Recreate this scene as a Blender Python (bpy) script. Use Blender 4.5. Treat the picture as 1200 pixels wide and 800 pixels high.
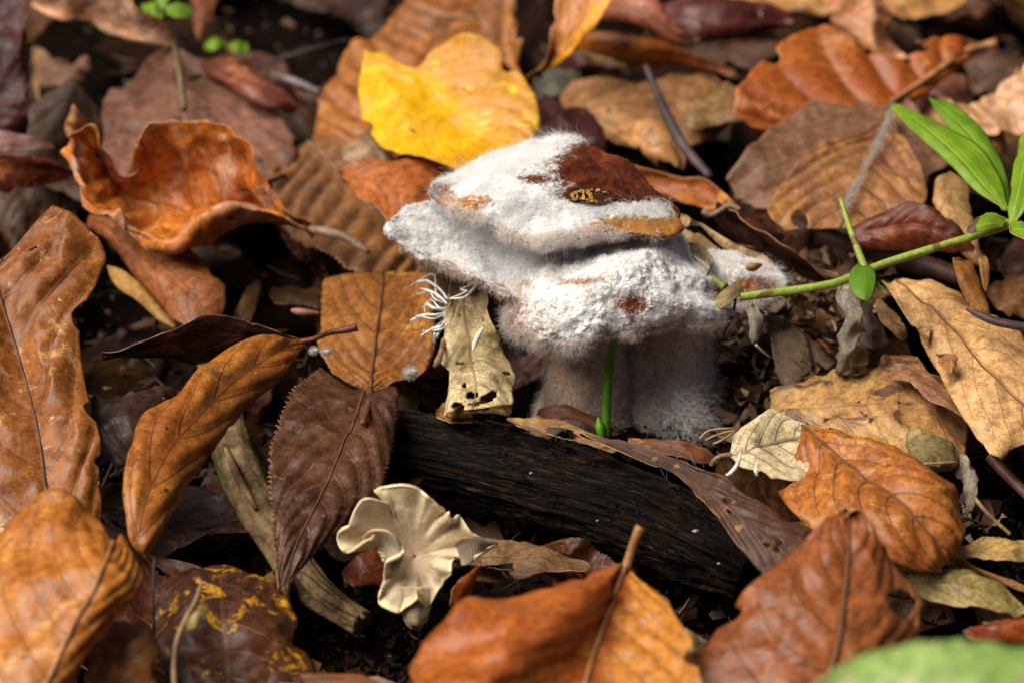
# Forest floor close-up: a mouldy mushroom among autumn leaves.  1 Blender unit = 1 cm.
import bpy, math, random
import numpy as np
from mathutils import Vector, Matrix

for o in list(bpy.data.objects):
    bpy.data.objects.remove(o)
scene = bpy.context.scene
scene.unit_settings.scale_length = 0.01
COL = scene.collection

# ------------------------------------------------------------------ camera
PITCH = math.radians(38.0)
DIST = 60.0
FPX = 3000.0                      # focal length in photo pixels (1200 wide, 90 mm on 36 mm)
DIR = np.array([0.0, math.cos(PITCH), -math.sin(PITCH)])
RIGHT = np.array([1.0, 0.0, 0.0])
UPV = np.array([0.0, math.sin(PITCH), math.cos(PITCH)])
CAM = -DIST * DIR
cam_data = bpy.data.cameras.new('camera')
cam = bpy.data.objects.new('camera', cam_data)
COL.objects.link(cam)
cam.location = CAM
cam.rotation_euler = (math.pi / 2 - PITCH, 0, 0)
cam_data.sensor_width = 36.0
cam_data.lens = 90.0
cam_data.clip_start = 1.0
cam_data.clip_end = 3000.0
cam_data.dof.use_dof = True
cam_data.dof.focus_distance = 54.6
cam_data.dof.aperture_fstop = 0.12
scene.camera = cam

# ------------------------------------------------------------------ light
SUN_EL, SUN_AZ = math.radians(58), math.radians(-96)      # azimuth from +Y (behind the subject) towards +X
world = bpy.data.worlds.new('World')
scene.world = world
world.use_nodes = True
wn = world.node_tree.nodes
sky = wn.new('ShaderNodeTexSky')
sky.sky_type = 'NISHITA'
sky.sun_disc = False
sky.sun_elevation = SUN_EL
sky.sun_rotation = SUN_AZ
sky.air_density = 0.3
sky.dust_density = 6.0
sky.ozone_density = 0.0
world.node_tree.links.new(sky.outputs[0], wn['Background'].inputs[0])
wn['Background'].inputs[1].default_value = 0.05
sun_data = bpy.data.lights.new('sun', 'SUN')
sun_data.energy = 5.0
sun_data.angle = math.radians(46)
sun_data.color = (1.0, 0.93, 0.82)
sun = bpy.data.objects.new('sun', sun_data)
COL.objects.link(sun)
sd = Vector((math.sin(SUN_AZ) * math.cos(SUN_EL), math.cos(SUN_AZ) * math.cos(SUN_EL), math.sin(SUN_EL)))
sun.rotation_euler = sd.to_track_quat('Z', 'Y').to_euler()
sun.location = sd * 100
vs = scene.view_settings
scene.display_settings.display_device = 'sRGB'
vs.view_transform = 'Standard'
vs.look = 'None'
vs.gamma = 1.0
vs.use_curve_mapping = False
vs.exposure = 0.14
scene.cycles.max_bounces = 5
scene.cycles.diffuse_bounces = 3
scene.cycles.glossy_bounces = 2
scene.cycles.transmission_bounces = 3
scene.cycles.use_denoising = True

# ------------------------------------------------------------------ geometry helpers
def ray(px, py):
    return DIR + RIGHT * (px - 600.0) / FPX + UPV * (400.0 - py) / FPX

def P(px, py, h):
    """world point at height h (cm) seen at photo pixel px,py"""
    r = ray(px, py)
    return CAM + r * ((h - CAM[2]) / r[2])

def depth_of(p):
    return float(np.dot(np.asarray(p) - CAM, DIR))

D0 = depth_of(P(725, 500, -0.5))
def Q(px, py, d):
    """world point d cm nearer to the camera than the foot of the mushroom"""
    return CAM + ray(px, py) * (D0 - d)

def hash3(i, j, k, seed):
    n = (i * 374761393 + j * 668265263 + k * 2147483647 + seed * 1274126177) & 0xFFFFFFFF
    n = ((n ^ (n >> 13)) * 1274126177) & 0xFFFFFFFF
    n = ((n ^ (n >> 16)) * 2246822519) & 0xFFFFFFFF
    return ((n ^ (n >> 15)) & 0xFFFFFF) / float(0xFFFFFF)

def vnoise(p, seed=0):
    p = np.asarray(p, dtype=np.float64)
    f = np.floor(p)
    t = p - f
    t = t * t * (3 - 2 * t)
    i = f.astype(np.int64)
    out = 0
    for a in (0, 1):
        for b in (0, 1):
            for c in (0, 1):
                w = (t[..., 0] if a else 1 - t[..., 0]) * (t[..., 1] if b else 1 - t[..., 1]) * (t[..., 2] if c else 1 - t[..., 2])
                out = out + w * hash3(i[..., 0] + a, i[..., 1] + b, i[..., 2] + c, seed)
    return out * 2 - 1

def fbm(p, octv=4, seed=0):
    s, a, tot = 0, 1.0, 0
    p = np.asarray(p, dtype=np.float64)
    for k in range(octv):
        s = s + a * vnoise(p, seed + 17 * k)
        tot += a
        a *= 0.5
        p = p * 2.03 + 7.1
    return s / tot

def n1(x, seed=0):
    x = np.asarray(x, dtype=np.float64)
    return vnoise(np.stack([x, np.full_like(x, 3.7 + seed), np.full_like(x, 1.3)], -1), seed)

def catmull(A, t, axis=0, closed=False):
    """A control values along axis, t params in 0..1"""
    A = np.moveaxis(np.asarray(A, dtype=np.float64), axis, 0)
    n = A.shape[0]
    if closed:
        s = (np.asarray(t) % 1.0) * n
        i = np.floor(s).astype(int)
        f = s - i
        g = lambda k: A[(i + k) % n]
    else:
        B = np.concatenate([[2 * A[0] - A[1]], A, [2 * A[-1] - A[-2]]], 0)
        s = np.clip(np.asarray(t), 0, 1) * (n - 1)
        i = np.minimum(np.floor(s).astype(int), n - 2)
        f = s - i
        g = lambda k: B[i + 1 + k]
    f = f.reshape((-1,) + (1,) * (A.ndim - 1))
    p0, p1, p2, p3 = g(-1), g(0), g(1), g(2)
    r = 0.5 * (2 * p1 + (p2 - p0) * f + (2 * p0 - 5 * p1 + 4 * p2 - p3) * f ** 2 + (3 * p1 - p0 - 3 * p2 + p3) * f ** 3)
    return np.moveaxis(r, 0, axis)

def new_mesh(name, verts, faces, uv=None, smooth=True, attrs=None):
    me = bpy.data.meshes.new(name)
    verts = np.asarray(verts, dtype=np.float32).reshape(-1, 3)
    if isinstance(faces, np.ndarray):
        nf, k = faces.shape
        me.vertices.add(len(verts))
        me.vertices.foreach_set('co', verts.ravel())
        me.loops.add(nf * k)
        me.loops.foreach_set('vertex_index', faces.astype(np.int32).ravel())
        me.polygons.add(nf)
        me.polygons.foreach_set('loop_start', np.arange(0, nf * k, k, dtype=np.int32))
        me.update(calc_edges=True)
    else:
        me.from_pydata(verts.tolist(), [], faces)
    if smooth:
        me.polygons.foreach_set('use_smooth', np.ones(len(me.polygons), dtype=bool))
    if uv is not None:
        lay = me.uv_layers.new(name='UVMap')
        li = np.empty(len(me.loops), dtype=np.int32)
        me.loops.foreach_get('vertex_index', li)
        lay.data.foreach_set('uv', np.asarray(uv, dtype=np.float32)[li].ravel())
    if attrs:
        for k, v in attrs.items():
            a = me.attributes.new(k, 'FLOAT', 'POINT')
            a.data.foreach_set('value', np.asarray(v, dtype=np.float32))
    me.validate()
    return me

def link(name, data, mat=None, parent=None, loc=None):
    o = bpy.data.objects.new(name, data)
    COL.objects.link(o)
    if loc is not None:
        o.location = loc
    if parent is not None:
        o.parent = parent
    if mat is not None and data is not None:
        data.materials.append(mat)
    return o

def tag(o, label=None, cat=None, group=None, kind=None):
    if label: o['label'] = label
    if cat: o['category'] = cat
    if group: o['group'] = group
    if kind: o['kind'] = kind
    return o

def empty(name, loc, label=None, cat=None, group=None):
    o = bpy.data.objects.new(name, None)
    o.empty_display_size = 0.3
    COL.objects.link(o)
    o.location = loc
    return tag(o, label, cat, group)

def obj(name, verts, faces, mat, root=None, base=None, **kw):
    """mesh object with world verts, stored relative to its root (or its own base)"""
    verts = np.asarray(verts, dtype=np.float64).reshape(-1, 3)
    if root is not None:
        r = root
        b = np.zeros(3)
        while r is not None:
            b = b + np.array(r.location)
            r = r.parent
        return link(name, new_mesh(name, verts - b, faces, **kw), mat, root)
    if base is None:
        base = np.array([verts[:, 0].mean(), verts[:, 1].mean(), verts[:, 2].min()])
    return link(name, new_mesh(name, verts - base, faces, **kw), mat, None, base)

def gridfaces(nu, nv, closed_v=False):
    i, j = np.meshgrid(np.arange(nu - 1), np.arange(nv if closed_v else nv - 1), indexing='ij')
    j2 = (j + 1) % nv
    return np.stack([i * nv + j, i * nv + j2, (i + 1) * nv + j2, (i + 1) * nv + j], -1).reshape(-1, 4)

def gridnormals(G):
    du = np.gradient(G, axis=0)
    dv = np.gradient(G, axis=1)
    n = np.cross(du, dv)
    l = np.linalg.norm(n, axis=-1, keepdims=True)
    bad = l[..., 0] < 1e-9
    n = n / np.maximum(l, 1e-9)
    if bad.any():
        m = n[~bad].mean(0)
        n[bad] = m / np.linalg.norm(m)
    return n

def tube_geo(path, radii, sides=8, n=24, rough=0.0, seed=0, ridges=0, rfreq=1.2, cap=True, ramp=0.13):
    path = np.asarray(path, dtype=np.float64)
    t = np.linspace(0, 1, n)
    C = catmull(path, t)
    R = np.interp(t, np.linspace(0, 1, len(radii)), radii)
    T = np.gradient(C, axis=0)
    T /= np.linalg.norm(T, axis=1, keepdims=True) + 1e-12
    ref = np.array([0.13, -0.35, 0.93])
    N = np.cross(T, ref); N /= np.linalg.norm(N, axis=1, keepdims=True) + 1e-12
    B = np.cross(T, N)
    a = np.linspace(0, 2 * math.pi, sides, endpoint=False)
    ring = np.cos(a)[None, :, None] * N[:, None, :] + np.sin(a)[None, :, None] * B[:, None, :]
    L = np.concatenate([[0], np.cumsum(np.linalg.norm(np.diff(C, axis=0), axis=1))])
    rr = np.ones((n, sides))
    if rough:
        q = np.stack([np.cos(a)[None, :] * rfreq + 0 * L[:, None], np.sin(a)[None, :] * rfreq + 0 * L[:, None], np.broadcast_to(L[:, None], (n, sides)) * 0.5], -1)
        rr = rr + rough * fbm(q * 1.7, 4, seed)
    if ridges:
        q = np.stack([np.cos(a)[None, :] * ridges + 0 * L[:, None], np.sin(a)[None, :] * ridges + 0 * L[:, None], np.broadcast_to(L[:, None], (n, sides)) * 0.28], -1)
        rr = rr + ramp * fbm(q, 3, seed + 5)
        if ramp > .15: rr = rr - .10 * np.clip(1 - np.abs(fbm(q * [3, 3, 1.3] + 5, 3, seed + 6)) * 6, 0, 1) + .03 * fbm(q * [5, 5, 6], 2, seed + 7)
    V = C[:, None, :] + ring * (R[:, None] * rr)[..., None]
    V = V.reshape(-1, 3)
    F = gridfaces(n, sides, True)
    uv = np.stack(np.meshgrid(L, a / (2 * math.pi), indexing='ij'), -1).reshape(-1, 2)
    if cap:
        V = np.concatenate([V, C[:1], C[-1:]])
        uv = np.concatenate([uv, [[0, 0], [L[-1], 0]]])
        k = n * sides
        e = np.arange(sides); e2 = (e + 1) % sides
        c0 = np.stack([np.full(sides, k), e2, e, e], -1)
        c1 = np.stack([np.full(sides, k + 1), (n - 1) * sides + e, (n - 1) * sides + e2, (n - 1) * sides + e2], -1)
        faces = F.tolist() + c0[:, :3].tolist() + c1[:, :3].tolist()
        return V, faces, uv
    return V, F, uv

def tube(name, path, radii, mat, root=None, **kw):
    V, F, uv = tube_geo(path, radii, **kw)
    return obj(name, V, F, mat, root, uv=uv)

# ------------------------------------------------------------------ materials
def _lin(c):
    if isinstance(c, str):
        c = [int(c[i:i + 2], 16) for i in (0, 2, 4)]
    r = []
    for x in c[:3]:
        x = x / 255.0
        r.append(x / 12.92 if x <= 0.04045 else ((x + 0.055) / 1.055) ** 2.4)
    return (r[0], r[1], r[2], 1.0)

lin = _lin

class NT:
    def __init__(s, name):
        s.m = bpy.data.materials.new(name)
        s.m.use_nodes = True
        s.t = s.m.node_tree
        s.n = s.t.nodes
        s.bsdf = s.n['Principled BSDF']
        s.out = s.n['Material Output']
    def put(s, inp, v):
        if hasattr(v, 'is_output'):
            s.t.links.new(v, inp)
        elif isinstance(v, (tuple, list)) or not hasattr(inp, 'default_value') or isinstance(v, str):
            inp.default_value = v
        else:
            inp.default_value = v
    def math(s, op, a, b=0.0, c=None, clamp=False):
        n = s.n.new('ShaderNodeMath'); n.operation = op; n.use_clamp = clamp
        s.put(n.inputs[0], a); s.put(n.inputs[1], b)
        if c is not None: s.put(n.inputs[2], c)
        return n.outputs[0]
    def mix(s, f, a, b, blend='MIX'):
        n = s.n.new('ShaderNodeMix'); n.data_type = 'RGBA'; n.blend_type = blend
        s.put(n.inputs[0], f); s.put(n.inputs[6], a); s.put(n.inputs[7], b)
        return n.outputs[2]
    def ramp(s, v, lo, hi, a=0.0, b=1.0):
        n = s.n.new('ShaderNodeMapRange'); n.interpolation_type = 'SMOOTHSTEP'
        s.put(n.inputs[0], v); s.put(n.inputs[1], lo); s.put(n.inputs[2], hi); s.put(n.inputs[3], a); s.put(n.inputs[4], b)
        return n.outputs[0]
    def noise(s, vec, scale, detail=4, rough=0.55, dist=0.0):
        n = s.n.new('ShaderNodeTexNoise')
        s.put(n.inputs['Vector'], vec); s.put(n.inputs['Scale'], scale); s.put(n.inputs['Detail'], detail); s.put(n.inputs['Roughness'], rough); s.put(n.inputs['Distortion'], dist)
        return n.outputs[0]
    def voro(s, vec, scale, feature='F1', out=0, rnd=1.0):
        n = s.n.new('ShaderNodeTexVoronoi'); n.feature = feature
        s.put(n.inputs['Vector'], vec); s.put(n.inputs['Scale'], scale); s.put(n.inputs['Randomness'], rnd)
        return n.outputs[out]
    def coord(s, which='Object', off=(0, 0, 0), scl=(1, 1, 1)):
        n = s.n.new('ShaderNodeTexCoord'); m = s.n.new('ShaderNodeMapping')
        s.t.links.new(n.outputs[which], m.inputs[0])
        m.inputs['Location'].default_value = off
        m.inputs['Scale'].default_value = scl
        return m.outputs[0]
    def sep(s, v):
        n = s.n.new('ShaderNodeSeparateXYZ'); s.t.links.new(v, n.inputs[0]); return n.outputs
    def attr(s, name):
        n = s.n.new('ShaderNodeAttribute'); n.attribute_name = name; return n.outputs['Fac']
    def bump(s, h, strength=0.3, dist=0.05, normal=None):
        n = s.n.new('ShaderNodeBump')
        s.put(n.inputs['Strength'], strength); s.put(n.inputs['Distance'], dist); s.put(n.inputs['Height'], h)
        if normal is not None: s.put(n.inputs['Normal'], normal)
        return n.outputs[0]
    def set(s, **kw):
        for k, v in kw.items():
            s.put(s.bsdf.inputs[k.replace('_', ' ')], v)
        return s.m

_mseed = [0]
def leaf_mat(c1, c2, vein=None, c3=None, c3amt=0.4, nv=8, slope=0.45, vstr=0.6, spots=None, spotamt=0.6, half=None,
             rough=0.45, mott=0.75, transl=0.18, patch=1.0, darkedge=0.0, vw=0.07, net=0.12, spec=0.38, speck=0.75):
    _mseed[0] += 1
    k = _mseed[0]
    def lin(c):
        q = _lin(c)
        sat = (max(q[:3]) - min(q[:3])) / max(max(q[:3]), 1e-6)
        return (q[0], min(1, q[1] * (1 + .05 * min(1, max(0, sat - .75) * 6) * (q[0] > q[1]))), q[2], 1.0)
    rough = rough + .04
    m = NT('leaf_surface')
    if c3 is None:
        q = lin(c1); g_ = sum(q[:3]) / 3
        c3 = tuple(255 * min(1, (0.55 * x + 0.45 * g_) * 1.35) ** (1 / 2.2) for x in q[:3]); c3amt = .35
    oc = m.coord('Object', (k * 3.7, k * 1.9, k * 5.3))
    u, v, _ = m.sep(m.coord('UV'))
    av = m.math('ABSOLUTE', v)
    bow = m.math('MULTIPLY', m.math('POWER', av, 1.5), slope)
    ph = m.math('MULTIPLY', m.math('SUBTRACT', u, bow), nv)
    d = m.math('PINGPONG', m.math('ADD', ph, 50.0), 0.5)
    lat = m.ramp(d, 0.012, vw, 1, 0)
    fade = m.ramp(av, 0.55, 1.0, 1, 0.25)
    lat = m.math('MULTIPLY', lat, fade)
    mid = m.ramp(av, 0.012, 0.045, 1, 0)
    ve = m.math('MAXIMUM', lat, mid)
    big = m.ramp(m.noise(oc, 0.5 * patch, 3, 0.65, 0.6), 0.38, 0.62)
    col = m.mix(big, lin(c1), lin(c2))
    if half is not None:
        hf = m.ramp(m.math('ADD', v, m.math('MULTIPLY', m.math('SUBTRACT', m.noise(oc, 0.9, 3), 0.5), 0.7)), half[1] - 0.15, half[1] + 0.25)
        col = m.mix(hf, col, lin(half[0]))
    if c3 is not None:
        b3 = m.ramp(m.noise(oc, 0.95 * patch, 4, 0.68, 1.2), 0.66 - 0.25 * c3amt, 0.72 - 0.2 * c3amt)
        col = m.mix(m.math('MULTIPLY', b3, 0.85), col, lin(c3))
    fine = m.noise(oc, 5.0, 3, 0.75)
    vfine = m.noise(oc, 26.0, 1, 0.7)
    g = m.math('ADD', m.math('MULTIPLY', m.ramp(fine, 0.3, 0.7, -1, 1), 0.42 * mott), m.math('MULTIPLY', m.ramp(vfine, 0.3, 0.7, -1, 1), 0.3 * mott))
    between = m.math('MULTIPLY', m.math('SUBTRACT', d, 0.25), 0.35 * vstr)
    val = m.math('ADD', m.math('ADD', g, between), 1.0)
    hs = m.n.new('ShaderNodeHueSaturation')
    m.put(hs.inputs['Value'], val); m.put(hs.inputs['Color'], col)
    col = hs.outputs[0]
    netv = m.voro(oc, 9.0, 'DISTANCE_TO_EDGE')
    nets = m.ramp(netv, 0.0, 0.09, 1, 0)
    vc = lin(vein) if vein else tuple(0.45 * x for x in lin(c1)[:3]) + (1.0,)
    col = m.mix(m.math('MULTIPLY', nets, net), col, vc)
    col = m.mix(m.math('MULTIPLY', ve, vstr), col, vc)
    if spots is not None:
        sp = m.ramp(m.noise(oc, 2.6, 3, 0.5), 0.70 - 0.08 * spotamt, 0.745 - 0.08 * spotamt)
        col = m.mix(sp, col, lin(spots))
    vo = m.n.new('ShaderNodeTexVoronoi'); m.put(vo.inputs['Vector'], oc); m.put(vo.inputs['Scale'], 3.2)
    cs = m.sep(vo.outputs['Color'])
    dot = m.math('MULTIPLY', m.ramp(vo.outputs['Distance'], 0.05, 0.16, 1, 0), m.ramp(cs[0], 0.62, 0.66))
    dcol = m.mix(m.ramp(cs[1], 0.68, 0.7), tuple(0.25 * x for x in lin(c1)[:3]) + (1.0,), tuple(min(0.7, 0.5 * x + 0.22) for x in lin(c1)[:3]) + (1.0,))
    col = m.mix(m.math('MULTIPLY', dot, speck), col, dcol)
    if darkedge:
        e = m.ramp(m.math('ADD', av, m.math('MULTIPLY', m.math('SUBTRACT', m.noise(oc, 1.5, 3), 0.5), 0.25)), 0.8, 1.0)
        col = m.mix(m.math('MULTIPLY', e, darkedge), col, vc)
    h = m.math('ADD', m.math('MULTIPLY', ve, 0.5), m.math('ADD', m.math('MULTIPLY', m.noise(oc, 4.0, 2, 0.7), 0.9), m.math('MULTIPLY', vfine, 0.2)))
    nrm = m.bump(h, 0.4, 0.045)
    ro = m.ramp(fine, 0.3, 0.7, rough - 0.1, rough + 0.14)
    m.set(Base_Color=col, Roughness=ro, Normal=nrm, Specular_IOR_Level=spec)
    if transl > 0:
        tr = m.n.new('ShaderNodeBsdfTranslucent')
        m.put(tr.inputs[0], col)
        mx = m.n.new('ShaderNodeMixShader')
        mx.inputs[0].default_value = transl
        m.t.links.new(m.bsdf.outputs[0], mx.inputs[1])
        m.t.links.new(tr.outputs[0], mx.inputs[2])
        m.t.links.new(mx.outputs[0], m.out.inputs[0])
    return m.m

def simple_mat(name, c1, c2, scale=3.0, rough=0.6, bump=0.4, spec=0.4, stretch=(1, 1, 1), c3=None, amt3=0.5, which='Object', bd=0.05):
    m = NT(name)
    oc = m.coord(which, (3.1, 1.7, 9.2), stretch)
    n = m.noise(oc, scale, 6, 0.62, 0.4)
    col = m.mix(m.ramp(n, 0.33, 0.67), lin(c1), lin(c2))
    if c3:
        col = m.mix(m.ramp(m.noise(oc, scale * 0.45, 4), 0.68 - 0.2 * amt3, 0.76 - 0.2 * amt3), col, lin(c3))
    f = m.noise(oc, scale * 5, 4, 0.7)
    hs = m.n.new('ShaderNodeHueSaturation')
    m.put(hs.inputs['Value'], m.ramp(f, 0.3, 0.7, 0.75, 1.25)); m.put(hs.inputs['Color'], col)
    nrm = m.bump(m.math('ADD', n, m.math('MULTIPLY', f, 0.5)), bump, bd)
    return m.set(Base_Color=hs.outputs[0], Roughness=rough, Normal=nrm, Specular_IOR_Level=spec)

# ------------------------------------------------------------------ leaves
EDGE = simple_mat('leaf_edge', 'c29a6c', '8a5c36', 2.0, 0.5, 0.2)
_lseed = [10]
def leaf_grid(rows, z=0.0, mc=None, nu=None, nvv=None, camber=0.0, furrow=0.04, nv=8, slope=0.45, crease=0.0, wob=0.10,
              serr=0, samp=0.07, rag=0.03, rnd=None, dense=1.0, crk=None, ruffle=None, raw=False, seed=None):
    rows = np.asarray(rows, dtype=np.float64)
    nr = rows.shape[0]
    nc = rows.shape[1] // 3
    A = rows.reshape(nr, nc, 3)
    if not raw and nc == 3:
        A = A.copy()
        wpx = np.hypot(A[:, 0, 0] - A[:, 2, 0], A[:, 0, 1] - A[:, 2, 1]) / 50.0
        mean = 0.5 * (A[:, 0, 2] + A[:, 2, 2])
        A[:, 1, 2] = mean + np.clip(A[:, 1, 2] - mean, -0.13 * wpx, 0.13 * wpx)
    W = A if raw else np.array([[P(c[0], c[1], c[2] + z) for c in r] for r in A])
    mc = nc // 2 if mc is None else mc
    if seed is None:
        _lseed[0] += 1
        seed = _lseed[0]
    ln = np.linalg.norm(np.diff(W[:, mc], axis=0), axis=1).sum()
    wd = np.linalg.norm(np.diff(W, axis=1), axis=2).sum(1).max()
    camber = float(np.clip(camber, -0.06 * wd, 0.06 * wd)); wob = min(wob, 0.1 * wd)
    nu = nu or int(np.clip(ln * 13, 26, 110))
    if serr: nu = max(nu, min(serr * 4, 220))
    nvv = nvv or int(np.clip(wd * 9, 14, 52))
    nu, nvv = int(nu * dense), int(nvv * dense)
    if rnd is None: rnd = (not serr) and nr <= 4 and not raw
    if rnd: rag = max(rag, .2)
    sc = min(1.0, wd / 3.0)
    if ruffle is None: ruffle = .26 * sc
    if crk is None: crk = .14 * wd if rnd else .17 * sc
    furrow = furrow * min(1.0, wd / 2.0)
    rf = max(1.6, 6.0 / max(ln, .3))
    u = np.linspace(0, 1, nu)
    v = np.linspace(-1, 1, nvv)
    U, V = np.meshgrid(u, v, indexing='ij')
    side = np.where(V < 0, 1.0, 2.0)
    cut = np.zeros_like(U)
    ew = np.clip((np.abs(V) - 0.35) / 0.65, 0, 1) ** 1.5
    if serr:
        ph = U * serr + side * 0.37 + 0.3 * n1(U * serr * 0.5 + side * 9, seed)
        f = ph - np.floor(ph)
        tooth = 1 - np.minimum(f / 0.72, (1 - f) / 0.28)
        jit = 0.6 + 0.5 * n1(np.floor(ph) * 3.1 + side * 5, seed + 1)
        cut += samp * tooth * jit
    if rag:
        cut += rag * (1.0 + fbm(np.stack([U * ln * rf, side * 7.3, 0 * U], -1), 5, seed + 2) * 1.6)
        cut += 1.6 * rag * np.clip(fbm(np.stack([U * ln * 0.9, side * 3.3, 0 * U + 4], -1), 2, seed + 8) - 0.25, 0, 1)
    if rag and not serr and ln > 2:
        rb = np.random.default_rng(seed * 7 + 1)
        for _ in range(int(rb.integers(1, 5))):                  # bites and tears along the margin
            ub, sb, wb, db = rb.uniform(.12, .92), rb.choice([1.0, 2.0]), rb.uniform(.08, .3) / ln, rb.uniform(.04, .13)
            cut += db * np.clip(1 - ((U - ub) / wb) ** 2, 0, 1) ** .6 * (side == sb)
    Vs = V * (1 - cut * ew)
    if rnd:
        e = np.clip(np.minimum(U, 1 - U) / (.07 + .05 * n1(U * 0 + side * 3.3 + (U > .5) * 5.1, seed + 6)), 0, 1)
        Vs = Vs * np.sqrt(np.clip(1 - (1 - e) ** 2, 0, 1))
    # surface eval : catmull along u for every column, then across
    Cu = catmull(W, u, 0)                     # nu, nc, 3
    vc = np.where(np.arange(nc) <= mc, (np.arange(nc) - mc) / max(mc, 1), (np.arange(nc) - mc) / max(nc - 1 - mc, 1))
    # map Vs to column parameter
    cp = np.interp(Vs.ravel(), vc, np.arange(nc)).reshape(Vs.shape)
    B = np.concatenate([2 * Cu[:, :1] - Cu[:, 1:2], Cu, 2 * Cu[:, -1:] - Cu[:, -2:-1]], 1)
    i = np.clip(np.floor(cp).astype(int), 0, nc - 2)
    f = (cp - i)[..., None]
    ar = np.arange(nu)[:, None]
    p0, p1, p2, p3 = B[ar, i], B[ar, i + 1], B[ar, i + 2], B[ar, i + 3]
    G = 0.5 * (2 * p1 + (p2 - p0) * f + (2 * p0 - 5 * p1 + 4 * p2 - p3) * f ** 2 + (3 * p1 - p0 - 3 * p2 + p3) * f ** 3)
    N = gridnormals(G)
    flip = np.sum(N * (CAM - G), -1).mean() < 0
    if flip: N = -N
    av = np.abs(Vs)
    taper = np.clip(np.minimum(u, 1 - u) * 8, 0, 1)[:, None]
    disp = camber * np.sin(math.pi * np.clip(av, 0, 1)) * taper
    ph = (U - slope * av ** 1.5) * nv
    if furrow:
        disp = disp + furrow * (np.abs(np.sin(math.pi * ph)) ** 0.8 - 0.6) * np.clip(av * 6, 0, 1) * np.clip((1.08 - av) * 3, 0.25, 1) * taper
    if crease:
        disp = disp - crease * np.exp(-(av / 0.13) ** 2) * taper
    if wob:
        disp = disp + wob * fbm(G * 0.55 + seed * 3.3, 3, seed) + wob * 0.25 * fbm(G * 2.2 + seed, 3, seed + 3)
    if crk:
        disp = disp - crk * (np.abs(fbm(G * 0.75 + seed * 1.7, 3, seed + 21)) * 2.2 - .5) * taper
    if ruffle:
        disp = disp + ruffle * ew * fbm(np.stack([U * ln * 0.8, side * 4.1, av], -1), 2, seed + 4) * 1.6
    G = G + N * disp[..., None]
    return G, U, Vs, N, flip, seed

def leaf_mesh(name, G, U, Vs, flip, mat, root=None, holes=(), thick=0.016, seed=0, base=None):
    nu, nvv = U.shape
    F = gridfaces(nu, nvv)
    if not flip: F = F[:, ::-1]
    if holes:
        uc = U.ravel()[F].mean(1); vc = Vs.ravel()[F].mean(1)
        nz = fbm(np.stack([uc * 16, vc * 8, 0 * uc], -1), 4, seed + 31) * 1.5
        keep = np.ones(len(F), bool)
        for (hu, hv, ru, rv) in holes:
            keep &= (((uc - hu) / ru) ** 2 + ((vc - hv) / rv) ** 2) > (1 + 0.7 * nz)
        F = F[keep]
    o = obj(name, G.reshape(-1, 3), F, mat, root, base=base, uv=np.stack([U.ravel(), Vs.ravel()], -1))
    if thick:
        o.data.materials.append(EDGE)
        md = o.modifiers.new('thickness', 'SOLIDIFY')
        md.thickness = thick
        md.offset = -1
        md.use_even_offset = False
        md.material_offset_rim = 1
    return o

def leaf(label, rows, mat, z=0.0, name='dead_leaf', cat='leaf', group='dead leaves on the forest floor', rib=None, stalk=None, ribmat=None,
         holes=(), thick=0.016, root=None, **kw):
    """rows of (px,py,height) points from leaf base to tip: left edge, midrib, right edge.  rib=(r0,r1) builds a raised midrib"""
    if holes: kw.setdefault('dense', 1.7)
    G, U, Vs, N, flip, seed = leaf_grid(rows, z, **kw)
    if root is None and (rib or stalk):
        nu, nvv = U.shape
        root = empty(name, G[0].mean(0), label, cat, group)
        bl = leaf_mesh('blade', G, U, Vs, flip, mat, root, holes, thick, seed)
        if rib:
            j = np.argmin(np.abs(Vs), axis=1)
            pts = G[np.arange(nu), j] + N[np.arange(nu), j] * rib[0] * 0.25
            V, F, uv = tube_geo(pts[::2], [rib[0] * .62, rib[0] * 0.4 + rib[1] * 0.15, rib[1] * .5], sides=6, n=max(16, nu // 2))
            obj('midrib', V, F, ribmat or mat, root, uv=uv * [0.05, 0.0])
        if stalk:
            pts = [P(*s) for s in stalk[0]]
            V, F, uv = tube_geo(pts, stalk[1], sides=8, n=16, rough=0.25, seed=seed)
            obj('stalk', V, F, ribmat or mat, root, uv=uv * [0.05, 0.0])
        return root
    if root is not None:
        return leaf_mesh(name, G, U, Vs, flip, mat, root, holes, thick, seed)
    o = leaf_mesh(name, G, U, Vs, flip, mat, None, holes, thick, seed)
    return tag(o, label, cat, group)
# ------------------------------------------------------------------ setting: ground
def build_ground():
    s = np.linspace(-1, 1, 181)
    ax = np.sinh(s * 5.2) / math.sinh(5.2) * 900.0
    ax = np.where(np.abs(ax) < 1e9, ax, ax)
    X, Y = np.meshgrid(ax, ax, indexing='ij')
    Pq = np.stack([X, Y, 0 * X], -1)
    Z = -3.5 + 0.7 * fbm(Pq * 0.22, 3, 5) + 0.35 * fbm(Pq * 1.1, 3, 9)
    m = NT('soil')
    oc = m.coord('Object')
    n = m.noise(oc, 1.6, 8, 0.7)
    far = m.ramp(m.noise(oc, 0.35, 6, 0.6), 0.42, 0.62)
    col = m.mix(m.ramp(n, 0.35, 0.7), lin('0b0806'), lin('1c130d'))
    col = m.mix(m.math('MULTIPLY', far, 0.5), col, lin('1a100a'))
    nrm = m.bump(m.math('ADD', n, m.math('MULTIPLY', m.noise(oc, 9, 5, 0.7), 0.6)), 0.9, 0.25)
    m.set(Base_Color=col, Roughness=0.85, Normal=nrm, Specular_IOR_Level=0.05)
    V = np.stack([X, Y, Z], -1).reshape(-1, 3)
    o = obj('ground', V, gridfaces(181, 181)[:, ::-1].copy(), m.m, base=np.zeros(3))
    tag(o, 'dark damp forest soil under the leaf litter', 'ground', kind='structure')
build_ground()

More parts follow.
